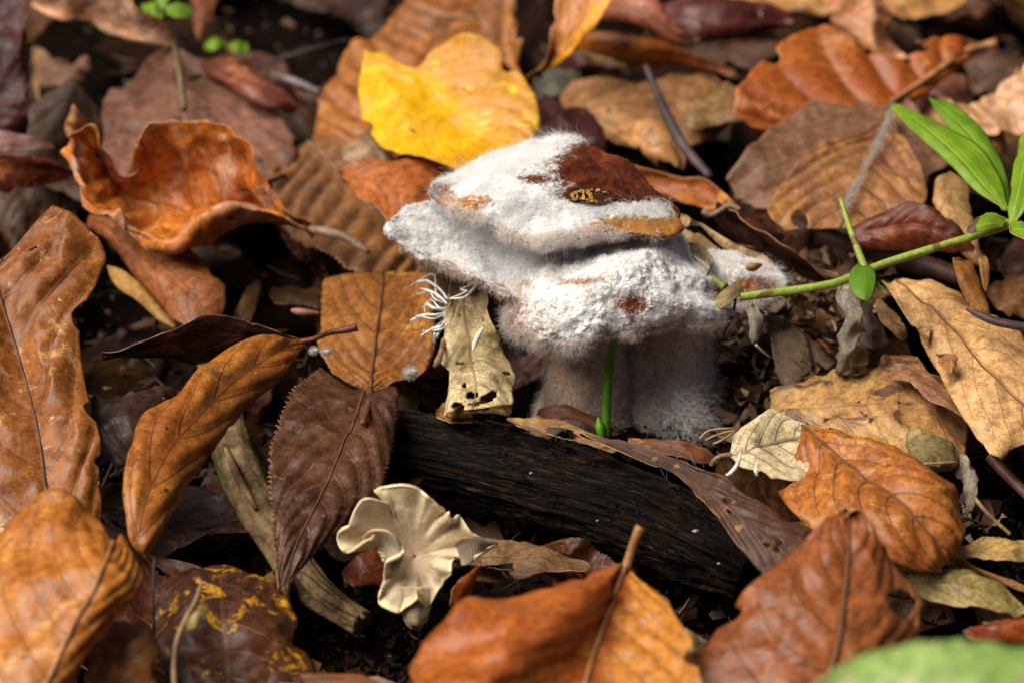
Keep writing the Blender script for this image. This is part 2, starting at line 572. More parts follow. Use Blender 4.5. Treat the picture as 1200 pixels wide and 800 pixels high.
# colours of buried litter
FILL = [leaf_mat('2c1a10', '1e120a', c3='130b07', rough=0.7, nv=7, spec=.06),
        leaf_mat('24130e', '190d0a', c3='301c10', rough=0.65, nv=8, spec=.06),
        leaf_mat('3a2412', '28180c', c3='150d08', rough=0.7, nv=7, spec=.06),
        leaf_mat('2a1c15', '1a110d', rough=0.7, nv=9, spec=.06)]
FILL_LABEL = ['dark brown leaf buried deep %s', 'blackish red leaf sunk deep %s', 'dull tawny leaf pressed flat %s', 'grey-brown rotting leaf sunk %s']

MARKS = [('the mouldy mushroom', 650, 330), ('the yellow leaf', 525, 120), ('the bowl-shaped orange leaf', 230, 215), ('the coppery leaf', 60, 430), ('the twisted amber leaf', 240, 510),
         ('the black log', 680, 590), ('the frilled cream mushroom', 490, 645), ('the domed tan-orange leaf', 1040, 590), ('the big orange leaf', 980, 85), ('the white-veined leaf', 1000, 215),
         ('the large pale tan leaf', 1140, 430), ('the green seedling', 1150, 220), ('the yellow-speckled leaf', 265, 740), ('the herringbone-veined leaf', 440, 390), ('the purple-brown leaf', 215, 110), ('the dark upper twig', 790, 140), ('the ribbed tawny leaf', 420, 110)]
USED = set()
def unique_label(fmt, px, py):
    for n, x, y in sorted(MARKS, key=lambda q: (q[1] - px) ** 2 + (q[2] - py) ** 2):
        dx, dy = px - x, py - y
        if abs(dx) > abs(dy) * 1.3: w = 'left of' if dx < 0 else 'right of'
        else: w = 'behind' if dy < 0 else 'in front of'
        for near in ('just ', '', 'farther '):
            if w[0] in 'bi' and near == 'just ': continue
            t = fmt % (near + w + ' ' + n)
            if t not in USED:
                USED.add(t)
                return t
    return fmt % 'in the litter'

def loose_leaf(rng, L, Wd, curl, bend, nu=14, nv=9):
    u = np.linspace(0, 1, nu); v = np.linspace(-1, 1, nv)
    U, V = np.meshgrid(u, v, indexing='ij')
    w = Wd * np.sin(math.pi * np.clip(U, 0.0, 1) ** 0.85) ** 0.75
    x = (U - 0.5) * L
    y = V * w
    z = curl * V ** 2 * w + bend * (U - 0.5) ** 2 * L + 0.12 * np.sin(U * 9 + V * 2 + rng.random() * 6) + 0.10 * np.sin(V * 5 + U * 4 + rng.random() * 6)
    z = z + 0.05 * np.abs(np.sin((U - 0.3 * np.abs(V)) * 24))
    return np.stack([x, y, z], -1), U, V

def fillers():
    rng = np.random.default_rng(7)
    protos = []
    for k in range(10):
        G, U, V = loose_leaf(rng, rng.uniform(4.2, 6.6), rng.uniform(1.2, 1.9), rng.uniform(-0.35, 0.35), rng.uniform(-0.12, 0.2), 30, 15)
        me = new_mesh('dead_leaf', G.reshape(-1, 3), gridfaces(30, 15), uv=np.stack([U.ravel(), V.ravel()], -1))
        me.materials.append(FILL[k % 4])
        protos.append(me)
    n = 0
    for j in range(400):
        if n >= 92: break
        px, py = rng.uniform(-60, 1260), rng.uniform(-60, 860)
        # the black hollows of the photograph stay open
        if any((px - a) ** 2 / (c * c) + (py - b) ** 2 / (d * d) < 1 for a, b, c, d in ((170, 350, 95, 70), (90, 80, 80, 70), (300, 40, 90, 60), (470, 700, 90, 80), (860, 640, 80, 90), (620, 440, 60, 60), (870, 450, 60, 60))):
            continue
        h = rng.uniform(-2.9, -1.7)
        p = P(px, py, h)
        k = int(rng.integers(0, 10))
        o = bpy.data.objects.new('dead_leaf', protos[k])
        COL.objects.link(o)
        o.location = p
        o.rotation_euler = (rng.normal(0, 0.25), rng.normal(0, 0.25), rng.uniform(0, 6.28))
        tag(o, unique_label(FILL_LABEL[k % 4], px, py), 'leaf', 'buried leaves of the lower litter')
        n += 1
fillers()

# ---- visible middle layer: many curled leaves between the buried ones and the upper ones
def middle_leaves():
    rng = np.random.default_rng(77)
    kinds = [('tawny', '64401f', '4c2d15', '331d10'), ('russet', '5c2e15', '451f10', '6d4428'), ('dusty brown', '553c2a', '412b1e', '6a5240'), ('dark chocolate', '352018', '26150f', '4a2e22'), ('ochre', '75522a', '5c3c1b', '432b17'), ('reddish', '502312', '3a170e', '5c3522')]
    protos = []
    for k in range(12):
        L, W = rng.uniform(4.0, 6.4), rng.uniform(1.1, 1.9)
        curl, bend, tw = rng.uniform(-.5, .7), rng.uniform(-.2, .3), rng.uniform(-.5, .5)
        rows = []
        for u in np.linspace(0, 1, 7):
            w = max(.02, W * math.sin(math.pi * min(1, u) ** .85) ** .75) if 0 < u < 1 else .02
            x = (u - .5) * L; z = bend * (u - .5) ** 2 * L; y0 = .3 * math.sin(u * 3 + k)
            t = tw * (u - .5)
            rows.append([x, y0 - w, z + curl * w - t * w, x, y0, z, x, y0 + w, z + curl * w * rng.uniform(.3, 1) + t * w])
        serr = 30 if k % 4 == 1 else 0
        G, U, Vs, N, flip, sd = leaf_grid(rows, raw=True, furrow=.07, nv=8, serr=serr, rag=.05, ruffle=.22, crk=.16, nu=56, nvv=26)
        F = gridfaces(*U.shape)
        if not flip: F = F[:, ::-1]
        uc, vc = U.ravel()[F].mean(1), Vs.ravel()[F].mean(1)
        nz = fbm(np.stack([uc * 6, vc * 4, 0 * uc + k], -1), 4, 50 + k)
        F = F[nz < .42] if k % 2 else F
        nm, c1, c2, c3 = kinds[k % 6]
        me = new_mesh('dead_leaf', G.reshape(-1, 3), F, uv=np.stack([U.ravel(), Vs.ravel()], -1))
        me.materials.append(leaf_mat(c1, c2, c3=c3, nv=8, rough=.48, vstr=.5))
        protos.append((nm, 'torn' if k % 2 else ('toothed' if serr else 'curled'), me))
    holes = ((165, 370, 100, 90), (110, 85, 90, 60), (310, 50, 90, 50), (440, 720, 60, 60), (850, 650, 70, 60), (620, 440, 45, 50), (870, 440, 45, 50), (120, 520, 60, 60), (200, 640, 50, 50), (640, 600, 180, 90), (740, 460, 90, 60))
    n, tries = 0, 0
    while n < 96 and tries < 900:
        tries += 1
        px, py = rng.uniform(-40, 1240), rng.uniform(-50, 840)
        if any((px - a) ** 2 / (c * c) + (py - b_) ** 2 / (d * d) < 1 for a, b_, c, d in holes): continue
        h = rng.uniform(-1.9, -.6) if py > 330 else rng.uniform(-1.6, -.2)
        nm, st, me = protos[int(rng.integers(0, 12))]
        o = bpy.data.objects.new('dead_leaf', me)
        COL.objects.link(o)
        o.location = P(px, py, h)
        o.rotation_euler = (rng.normal(0, .3), rng.normal(0, .3), rng.uniform(0, 6.28))
        s_ = rng.uniform(.7, 1.0)
        o.scale = (s_, s_, s_)
        tag(o, unique_label('%s %s leaf half hidden ' % (st, nm) + '%s', px, py), 'leaf', 'half-hidden leaves of the middle litter')
        n += 1
middle_leaves()

def fragments():
    """flakes of broken leaf too small to count"""
    rng = np.random.default_rng(19)
    Vs, Fs, Ts, k = [], [], [], 0
    for _ in range(2000):
        px, py = rng.uniform(-40, 1240), rng.uniform(-40, 840)
        c = P(px, py, rng.uniform(-3.0, -.9))
        r = rng.lognormal(-1.75, .5)
        a = np.sort(rng.uniform(0, 6.28, 6)); rr = r * rng.uniform(.5, 1.2, 6)
        q = np.stack([rr * np.cos(a), rr * np.sin(a) * .7, rng.normal(0, .18 * r, 6)], -1)
        M = np.array(Matrix.Rotation(rng.uniform(0, 6.28), 3, 'Z') @ Matrix.Rotation(rng.normal(0, .5), 3, 'X'))
        V = np.concatenate([[[0, 0, .12 * r]], q]) @ M.T + c
        Vs.append(V); Fs.append(np.array([[0, 1 + i, 1 + (i + 1) % 6] for i in range(6)]) + 7 * k); Ts.append(np.full(7, rng.random())); k += 1
    m = NT('flakes')
    cr = m.n.new('ShaderNodeValToRGB'); m.put(cr.inputs[0], m.attr('tint'))
    e = cr.color_ramp.elements
    e[0].color, e[1].color = lin('140c08'), lin('75583c')
    for p_, c_ in ((.35, '26170e'), (.65, '3f2717'), (.88, '553a22')):
        q = e.new(p_); q.color = lin(c_)
    m.set(Base_Color=cr.outputs[0], Roughness=.6, Specular_IOR_Level=.3)
    o = obj('leaf_flakes', np.concatenate(Vs), np.concatenate(Fs), m.m, base=np.zeros(3), attrs={'tint': np.concatenate(Ts)})
    tag(o, 'small broken flakes of dead leaf strewn through the litter', 'litter', kind='stuff')
fragments()

def shreds_beside_mushroom():
    rng = np.random.default_rng(29)
    Vs, Fs, Ts, k = [], [], [], 0
    for _ in range(620):
        a, r_ = rng.uniform(0, 6.28), rng.random() ** .6
        zone = ((925, 405, 95, 75, .3), (1090, 620, 80, 50, .4), (960, 335, 80, 45, .7), (880, 480, 60, 45, .0))[int(rng.choice([0, 0, 1, 2, 2, 3]))]
        c = P(zone[0] + zone[2] * r_ * math.cos(a), zone[1] + zone[3] * r_ * math.sin(a), zone[4] + rng.normal(0, .35))
        L, w = rng.uniform(.15, .75), rng.uniform(.03, .22)
        n = 5
        u = np.linspace(-.5, .5, n)
        wd = w * (1 - (2 * u) ** 2 * rng.uniform(.2, .9)) * rng.uniform(.5, 1.2, n)
        bz = rng.normal(0, .3) * L * (u ** 2) * 4
        q = np.concatenate([np.stack([u * L, wd + rng.normal(0, .02, n), bz + rng.normal(0, .03, n)], -1), np.stack([u * L, -wd + rng.normal(0, .02, n), bz + rng.normal(0, .03, n)], -1)])
        M = np.array(Matrix.Rotation(rng.uniform(0, 6.28), 3, 'Z') @ Matrix.Rotation(rng.normal(0, .6), 3, 'X') @ Matrix.Rotation(rng.normal(0, .4), 3, 'Y'))
        Vs.append(q @ M.T + c)
        Fs.append(np.array([[i, i + 1, n + i + 1, n + i] for i in range(n - 1)]) + 2 * n * k); Ts.append(np.full(2 * n, rng.random())); k += 1
    m = NT('shredded_leaf')
    oc = m.coord('Object')
    cr = m.n.new('ShaderNodeValToRGB'); m.put(cr.inputs[0], m.attr('tint'))
    e = cr.color_ramp.elements
    e[0].color, e[1].color = lin('3a2618'), lin('b89c74')
    for p_, c_ in ((.3, '5c4028'), (.55, '84623f'), (.8, '94806a')):
        q = e.new(p_); q.color = lin(c_)
    n_ = m.noise(oc, 6, 4, .7)
    col = m.mix(m.ramp(n_, .4, .7, 0, .6), cr.outputs[0], lin('3c2a1c'))
    m.set(Base_Color=col, Roughness=.65, Normal=m.bump(n_, .5, .05), Specular_IOR_Level=.3)
    o = obj('leaf_shreds', np.concatenate(Vs), np.concatenate(Fs), m.m, base=np.zeros(3), attrs={'tint': np.concatenate(Ts)})
    tag(o, 'shredded decaying leaf bits tangled right of the mouldy mushroom', 'litter', kind='stuff')
shreds_beside_mushroom()

def surrounding_litter():
    """leaves lying outside the picture, too many to count: one mass"""
    rng = np.random.default_rng(11)
    Vs, Fs, Us, k = [], [], [], 0
    cols = []
    while k < 1500:
        r = 14 + 75 * rng.random() ** 1.4
        a = rng.uniform(0, 6.283)
        x, y = r * math.cos(a), r * math.sin(a) + 2
        if abs(x) < 15.5 + 0.16 * max(y, -8) and -13.5 < y < 21: continue
        G, U, V = loose_leaf(rng, rng.uniform(4.2, 7), rng.uniform(1.2, 2.2), rng.uniform(-0.35, 0.5), rng.uniform(-0.12, 0.25), 9, 7)
        M = Matrix.Rotation(rng.uniform(0, 6.28), 3, 'Z') @ Matrix.Rotation(rng.normal(0, 0.3), 3, 'X') @ Matrix.Rotation(rng.normal(0, 0.3), 3, 'Y')
        W = G.reshape(-1, 3) @ np.array(M).T + [x, y, rng.uniform(-1.9, 0.9)]
        Vs.append(W); Fs.append(gridfaces(9, 7) + k * 63); Us.append(np.stack([U.ravel(), V.ravel()], -1)); cols.append(np.full(63, rng.random()))
        k += 1
    m = NT('litter')
    oc = m.coord('Object')
    a = m.attr('tint')
    cr = m.n.new('ShaderNodeValToRGB')
    m.put(cr.inputs[0], a)
    e = cr.color_ramp.elements
    e[0].position, e[0].color = 0.0, lin('3c2013')
    e[1].position, e[1].color = 1.0, lin('b98350')
    for p_, c_ in ((0.25, '6a3a1c'), (0.5, '94521f'), (0.75, '7c4a2c')):
        q = e.new(p_); q.color = lin(c_)
    n = m.noise(oc, 2.5, 5)
    col = m.mix(m.ramp(n, 0.3, 0.7, 0, 0.5), cr.outputs[0], lin('4a2814'))
    m.set(Base_Color=col, Roughness=0.5, Normal=m.bump(n, 0.4, 0.1))
    o = obj('leaf_litter', np.concatenate(Vs), np.concatenate(Fs), m.m, base=np.zeros(3), uv=np.concatenate(Us), attrs={'tint': np.concatenate(cols)})
    tag(o, 'brown leaf litter spreading over the surrounding forest floor', 'leaf litter', kind='stuff')
surrounding_litter()

def crumbs():
    rng = np.random.default_rng(3)
    base = np.array([[1, 0, 0], [-1, 0, 0], [0, 1, 0], [0, -1, 0], [0, 0, 1], [0, 0, -1]], float)
    fc = np.array([[0, 2, 4], [2, 1, 4], [1, 3, 4], [3, 0, 4], [2, 0, 5], [1, 2, 5], [3, 1, 5], [0, 3, 5]])
    Vs, Fs = [], []
    zones = [(870, 455, 70, 60, -0.5, 420), (430, 745, 70, 60, -0.9, 300), (1175, 610, 60, 80, -0.6, 350), (600, 400, 640, 420, -1.9, 2600), (720, 520, 120, 22, -0.4, 350)]
    k = 0
    for cx, cy, rx, ry, h, n in zones:
        for _ in range(n):
            a, r = rng.uniform(0, 6.28), math.sqrt(rng.random())
            p = P(cx + rx * r * math.cos(a) * (1.2 if n > 2000 else 1), cy + ry * r * math.sin(a) * (1.2 if n > 2000 else 1), h + rng.normal(0, 0.3))
            s = rng.lognormal(-2.5, 0.55)
            M = np.array(Matrix.Rotation(rng.uniform(0, 6.28), 3, (rng.normal(), rng.normal(), rng.normal())))
            Vs.append((base * rng.uniform(0.4, 1.5, (6, 1)) * [s * 1.3, s * 0.8, s * 0.45] + rng.normal(0, .25 * s, (6, 3))) @ M.T + p)
            Fs.append(fc + 6 * k); k += 1
    o = obj('soil_crumbs', np.concatenate(Vs), np.concatenate(Fs), simple_mat('humus', '0d0806', '1e130c', 2.0, 0.8, spec=.1, c3='3a2818', amt3=0.3), base=np.zeros(3), smooth=False)
    tag(o, 'dark crumbs of soil and humus in the gaps between leaves', 'soil', kind='stuff')
    # shreds: thin needles and flakes
    Vs, Fs, k = [], [], 0
    for _ in range(520):
        px, py = rng.uniform(-40, 1240), rng.uniform(-40, 840)
        c = P(px, py, rng.uniform(-1.9, -0.5))
        d = np.array([rng.normal(), rng.normal(), rng.normal() * 0.3]); d /= np.linalg.norm(d)
        L = rng.uniform(0.3, 1.3); w = rng.uniform(0.015, 0.05)
        s = np.cross(d, [0, 0, 1]); s /= np.linalg.norm(s) + 1e-9
        q = np.cross(d, s)
        b = c + d * L * 0.5 + q * 0.1 * L
        e = c + d * L
        ring = [s * w, -0.5 * s * w + 0.8 * q * w, -0.5 * s * w - 0.8 * q * w]
        V = [c + r for r in ring] + [b + r * 1.2 for r in ring] + [e + r * 0.4 for r in ring]
        F = []
        for a in (0, 3):
            for t in range(3):
                F.append([a + t, a + (t + 1) % 3, a + 3 + (t + 1) % 3, a + 3 + t])
        Vs.append(np.array(V)); Fs.append(np.array(F) + 9 * k); k += 1
    o = obj('plant_shreds', np.concatenate(Vs), np.concatenate(Fs), simple_mat('shreds', '5a4028', '2a1a10', 1.0, 0.7, c3='8a6a44', amt3=0.3), base=np.zeros(3))
    tag(o, 'thin shreds of dead stems scattered deep in the litter', 'litter', kind='stuff')
crumbs()
# ------------------------------------------------------------------ the leaves one can pick out, back to front
B_ = 'dead leaves on the forest floor'
rib_tan = simple_mat('rib_tan', 'a97c50', '7c5230', 2.5, 0.55)
rib_dark = simple_mat('rib_dark', '6a4428', '4a2c1a', 2.5, 0.55)
rib_grey = simple_mat('rib_grey', '8d7660', '5c4534', 2.5, 0.6)

# --- top band, left
leaf('dark oxblood leaf standing upright against the upper left edge',
     [[-40, 175, 0, 0, 170, .5, 36, 160, .3], [-40, 110, 1, 4, 108, 1.6, 39, 112, 1.2], [-40, 40, 2, 4, 40, 2.6, 41, 50, 2.2], [-40, -30, 3, 2, -30, 3.6, 34, -25, 3.2]],
     leaf_mat('4a1712', '310d0b', rough=0.5, nv=6), z=.8, camber=.15)
leaf('pale pinkish tan leaf with rippled lower edge across the upper left',
     [[36, 2, 0, 36, 4, 0, 37, 7, 0], [66, -14, 1.2, 72, 6, .5, 68, 21, .2], [112, -16, 1.5, 108, 8, .7, 98, 23, .2], [150, -6, 1.4, 146, 20, .7, 128, 37, .1], [186, 18, 1.0, 180, 34, .5, 165, 49, .1], [206, 50, 0, 205, 52, 0, 203, 54, 0]],
     leaf_mat('e0b79a', 'c99068', vein='9a6646', nv=9, c3='7a4530', c3amt=.3, rough=.42), z=2.2, furrow=.06, ruffle=.15)
leaf('dim brown leaf behind the dark hollow at upper left',
     [[36, 50, 0, 37, 85, 0, 38, 128, 0], [62, 62, .3, 70, 90, .2, 64, 120, 0], [95, 66, .3, 92, 88, .2, 84, 112, 0], [110, 68, 0, 106, 84, 0, 100, 100, 0]],
     leaf_mat('85604a', '6b4630', nv=6, c3='9a7440', rough=.6), z=-.2)
t4 = leaf('large purple-brown leaf lying behind the orange curled leaf',
     [[200, 60, 0, 207, 57, 0, 216, 60, 0], [166, 80, .1, 211, 80, .1, 262, 74, .3], [136, 104, .1, 215, 106, .2, 296, 104, .2], [116, 130, 0, 218, 140, .2, 336, 146, 0], [116, 190, 0, 223, 190, .1, 360, 184, 0], [150, 242, 0, 230, 250, 0, 300, 240, 0]],
     leaf_mat('7d5442', '6b4434', vein='9d7f6d', nv=7, vstr=.3, c3='8d5c48', rough=.5, spots='33201c', spotamt=.3), z=.7, rib=(.055, .03), ribmat=rib_grey, wob=.2, rag=.05)
leaf(None, [[232, 66, 0, 236, 76, 0, 240, 88, 0], [262, 70, .3, 262, 84, .5, 266, 102, .3], [290, 79, .4, 291, 96, .7, 292, 117, .4], [314, 97, .3, 316, 110, .5, 318, 127, .3], [349, 127, 0, 349, 128, 0, 348, 129, 0]],
     leaf_mat('8a4d38', '6d382a', c3='b06a35', rough=.4, nv=5), z=1.0, root=t4, name='folded_lobe', camber=.1)
leaf('orange leaf end hanging down at the top edge beside the small seedling',
     [[222, -20, .5, 236, -20, .8, 262, -20, .5], [222, 5, .3, 238, 8, .7, 256, 6, .4], [224, 28, .1, 234, 30, .4, 246, 24, .2], [230, 46, 0, 233, 47, 0, 238, 44, 0]],
     leaf_mat('8d4c22', '6b3517', rough=.5, nv=5), z=.8)
leaf('tawny leaf with parallel ribs behind the yellow leaf',
     [[486, -14, 0, 548, -26, 0, 610, -30, 0], [458, 16, 0, 530, 18, .1, 598, 20, 0], [430, 36, .1, 508, 50, .2, 580, 66, 0], [384, 86, .2, 472, 100, .3, 545, 122, 0], [360, 144, .1, 434, 150, .3, 506, 172, 0], [374, 184, 0, 412, 192, .1, 452, 194, 0]],
     leaf_mat('a8672f', '8a5126', vein='5c3318', nv=13, slope=-.12, vstr=.7, c3='6d4526', c3amt=.3, rough=.45), z=.5, furrow=.22, nv=13, slope=-.12, rag=.05, wob=.08, nu=110)
leaf('brown triangular leaf end above the yellow leaf',
     [[552, -14, 0, 590, -16, .2, 606, -14, 0], [552, 16, .1, 592, 14, .4, 611, 22, 0], [556, 42, 0, 588, 50, .4, 614, 60, 0], [586, 74, 0, 600, 82, .2, 614, 92, 0]],
     leaf_mat('94613f', '7d4d33', half=('a86a35', -.2), nv=5, rough=.5), z=1.0, crease=.15)
leaf('yellow-orange leaf standing on its narrow base behind the cap',
     [[617, 92, 0, 620, 93, 0, 624, 91, 0], [632, 76, .4, 638, 76, .2, 646, 78, .5], [644, 54, 1.0, 656, 56, .5, 670, 60, 1.1], [649, 18, 1.6, 674, 26, 1.0, 701, 24, 1.9], [654, -26, 2.2, 690, -26, 1.8, 724, -18, 2.6]],
     leaf_mat('b9763f', 'c07a35', half=('e59a18', .45), nv=6, rough=.4), z=1.6, wob=.06)
leaf('dusky pinkish red leaf along the top edge right of the yellow stalk leaf',
     [[676, -20, .4, 690, 4, .6, 700, 24, .1], [740, -24, 1.0, 738, 10, .8, 738, 34, .1], [772, -2, 1.0, 768, 24, .6, 766, 43, .1], [792, 32, .4, 792, 42, .3, 792, 50, 0], [819, 45, 0, 819, 46, 0, 819, 47, 0]],
     leaf_mat('a05f47', '8c4a36', c3='b98163', rough=.4, nv=6, spots='cfa58a', spotamt=.3), z=2.0, camber=.12)
leaf('orange-brown leaf tucked beneath the pinkish red leaf',
     [[664, 40, .2, 662, 48, .2, 664, 56, 0], [708, 36, .8, 708, 54, .6, 706, 67, 0], [750, 42, .8, 750, 62, .6, 750, 76, 0], [800, 56, .5, 800, 66, .4, 800, 75, 0], [862, 86, 0, 862, 88, 0, 860, 90, 0]],
     leaf_mat('97531f', '7a3c18', c3='5c2a18', rough=.4, nv=6), z=1.4, camber=.1)
leaf('dark maroon leaf with grey sheen at the top edge centre right',
     [[768, 12, 0, 768, 24, 0, 772, 32, 0], [800, -4, .6, 802, 22, .5, 812, 46, 0], [846, -6, .8, 848, 22, .6, 866, 48, 0], [890, 4, .5, 892, 22, .4, 900, 38, 0], [936, 24, 0, 936, 26, 0, 935, 28, 0]],
     leaf_mat('653026', '4a201c', c3='8d6a60', rough=.35, nv=6, spots='c0a088', spotamt=.3), z=1.2, camber=.1)
leaf('golden tan leaf spread flat along the top right edge',
     [[836, -24, 0, 838, -8, 0, 842, 12, 0], [930, -34, .2, 940, -6, .2, 930, 20, 0], [1030, -34, .3, 1030, 0, .2, 1030, 28, 0], [1138, -24, 0, 1130, 4, 0, 1112, 24, 0]],
     leaf_mat('b8854f', 'a06e3c', nv=6, rough=.5), z=.2)
leaf('folded pinkish tan leaf standing behind the big orange leaf',
     [[1000, 48, 0, 1030, 67, .2, 1082, 74, 0], [972, 26, .4, 1022, 44, .8, 1058, 52, .1], [958, 6, .8, 1022, 16, 1.5, 1047, 28, .4], [952, -22, 1.2, 1010, -22, 2.0, 1042, -20, .8]],
     leaf_mat('c1895f', 'a86a45', half=('84482f', .55), nv=6, rough=.42, c3='d8ab7c', c3amt=.35), z=1.2, crease=-.2)
t17 = leaf('big orange leaf with ribs and a torn notch, its stalk pointing right',
     [[1148, 50, .3, 1152, 54, .3, 1156, 59, .2], [1112, 38, .9, 1136, 60, .6, 1140, 68, .3], [1062, 40, 1.1, 1110, 76, .6, 1116, 86, .2], [1006, 36, 1.2, 1082, 96, .5, 1090, 106, .1], [956, 26, 1.3, 1052, 114, .4, 1058, 126, 0], [900, 56, 1.2, 1024, 132, .3, 1030, 144, 0], [862, 94, 1.0, 998, 146, .2, 1004, 156, 0], [850, 122, .7, 972, 156, .1, 978, 166, 0], [880, 150, .3, 946, 162, 0, 950, 166, 0]],
     leaf_mat('a85c22', '94491a', vein='6d3413', nv=8, slope=-.12, vstr=.6, c3='b87a4c', c3amt=.4, rough=.38), z=1.5, furrow=.2, nv=8, slope=-.12, rag=.05, wob=.03, crk=.03, ruffle=.08,
     stalk=([(1168, 50, 2.1), (1150, 55, 2.0), (1128, 62, 2.1), (1100, 82, 2.1), (1072, 101, 2.0), (1044, 119, 1.95)], [.13, .10, .09, .08, .06]), ribmat=rib_tan,
     holes=[(.34, -.98, .12, .5), (.22, -1.0, .06, .3)])
leaf('tan leaf filling the upper background behind the dark twig',
     [[652, 108, 0, 664, 134, 0, 680, 166, 0], [700, 92, .5, 704, 128, .5, 712, 172, 0], [762, 84, .7, 764, 122, .6, 764, 176, 0], [824, 86, .5, 826, 120, .5, 824, 170, 0], [862, 108, 0, 864, 122, 0, 858, 150, 0]],
     leaf_mat('a8774a', '8a5c36', c3='75603f', c3amt=.5, rough=.55, nv=6, spots='3c2c22', spotamt=.5), z=.5, wob=.35, rag=.06)
leaf('small bulging tan leaf with a black spot below the dark twig',
     [[722, 150, 0, 724, 160, 0, 730, 172, 0], [744, 138, .6, 752, 160, .8, 756, 186, .1], [776, 140, .6, 782, 168, .7, 782, 204, .1], [800, 160, .2, 804, 182, .2, 798, 208, 0]],
     leaf_mat('bb8450', '9b6a3b', rough=.5, nv=5, spots='2c2018', spotamt=.7), z=1.0, camber=.2)
leaf('mottled olive tan leaf just left of the big orange leaf',
     [[790, 120, 0, 800, 140, .2, 806, 160, 0], [824, 106, .4, 828, 128, .5, 832, 154, 0], [852, 96, .4, 856, 122, .5, 862, 150, 0], [884, 110, 0, 884, 128, 0, 876, 146, 0]],
     leaf_mat('8d6a42', '6d4c2c', c3='b08a5c', rough=.55, nv=6), z=1.0)
leaf('glossy purple-brown leaf touching the back of the cap',
     [[622, 112, 0, 632, 138, 0, 640, 176, 0], [650, 112, .4, 660, 145, .5, 662, 186, 0], [684, 126, .4, 690, 160, .4, 690, 196, 0], [714, 172, 0, 712, 186, 0, 706, 200, 0]],
     leaf_mat('4b2824', '3a1c1a', c3='6d4a42', rough=.3, nv=6), z=.9)
leaf('grey-green smooth leaf in the gap below the yellow stalk leaf',
     [[622, 96, 0, 626, 104, 0, 632, 116, 0], [646, 76, .3, 650, 94, .4, 654, 120, 0], [680, 82, 0, 680, 96, 0, 676, 112, 0]],
     leaf_mat('5f5d50', '4a4a3e', rough=.5, nv=5, vstr=.2), z=.4)
leaf('grey-brown leaf of a stacked pair, partly under the leaf with white mould',
     [[1030, 113, 0, 1042, 114, 0, 1056, 120, 0], [986, 112, .2, 1038, 132, .1, 1086, 142, .1], [938, 126, .3, 1030, 154, .2, 1106, 164, .1], [868, 184, .3, 1010, 190, .2, 1114, 190, .1], [848, 216, .1, 990, 226, .1, 1080, 222, 0], [884, 242, 0, 968, 252, 0, 1040, 244, 0]],
     leaf_mat('7d5a42', '6d4a34', vein='4c3024', nv=7, c3='8a6a58', rough=.5, vstr=.5, spots='33231c', spotamt=.3), z=1.7, furrow=.05, rag=.03)
t19 = leaf('round brown leaf with white mould along its midrib',
     [[1036, 132, 0, 1042, 130, 0, 1048, 134, 0], [1008, 152, .2, 1036, 148, 0, 1056, 154, .1], [966, 166, .3, 1027, 170, 0, 1068, 174, .2], [918, 203, .4, 1010, 202, .1, 1084, 204, .2], [896, 244, .3, 996, 234, .1, 1087, 238, .1], [918, 268, .1, 984, 268, 0, 1060, 272, 0]],
     leaf_mat('8d5f44', '9a683c', vein='4c2e1e', nv=7, slope=.4, c3='b27c42', c3amt=.35, rough=.42, vstr=.75), z=2.2, furrow=.07, nv=7, slope=.4, rib=(.07, .04), ribmat=rib_grey, holes=[(.93, -.62, .06, .12)])
leaf('pale sand-coloured leaf running off the right edge at upper right',
     [[1118, 130, 0, 1134, 148, 0, 1166, 172, 0], [1150, 106, .6, 1170, 124, .6, 1192, 166, .1], [1184, 78, .8, 1208, 98, .8, 1222, 162, .2], [1226, 60, .6, 1240, 90, .6, 1250, 150, .1]],
     leaf_mat('cda27c', 'b98a62', nv=9, slope=0, vein='99704c', rough=.45), z=1.2, furrow=.07, nv=9)
leaf('tan orange leaf under the green blades of the seedling',
     [[1056, 110, 0, 1066, 128, 0, 1090, 168, 0], [1092, 112, .4, 1108, 136, .4, 1126, 176, 0], [1136, 130, .3, 1148, 150, .3, 1160, 178, 0], [1182, 164, 0, 1180, 170, 0, 1174, 180, 0]],
     leaf_mat('b98150', '94603a', nv=6, rough=.45), z=.9)
leaf('pinkish brown leaf beneath the stalk of the big orange leaf',
     [[1060, 84, 0, 1064, 104, 0, 1070, 124, 0], [1100, 80, .2, 1104, 106, .3, 1106, 128, 0], [1140, 100, 0, 1140, 114, 0, 1134, 128, 0]],
     leaf_mat('84523c', '6d402e', nv=5, rough=.45), z=.7)
leaf('brown curled leaf on the dark ground at the upper right corner',
     [[1120, 60, 0, 1132, 82, 0, 1140, 112, 0], [1160, 52, .3, 1168, 82, .5, 1172, 112, 0], [1216, 66, 0, 1214, 84, 0, 1206, 104, 0]],
     leaf_mat('5c4030', '42291d', c3='7a5a44', nv=5, rough=.55), z=-.2)

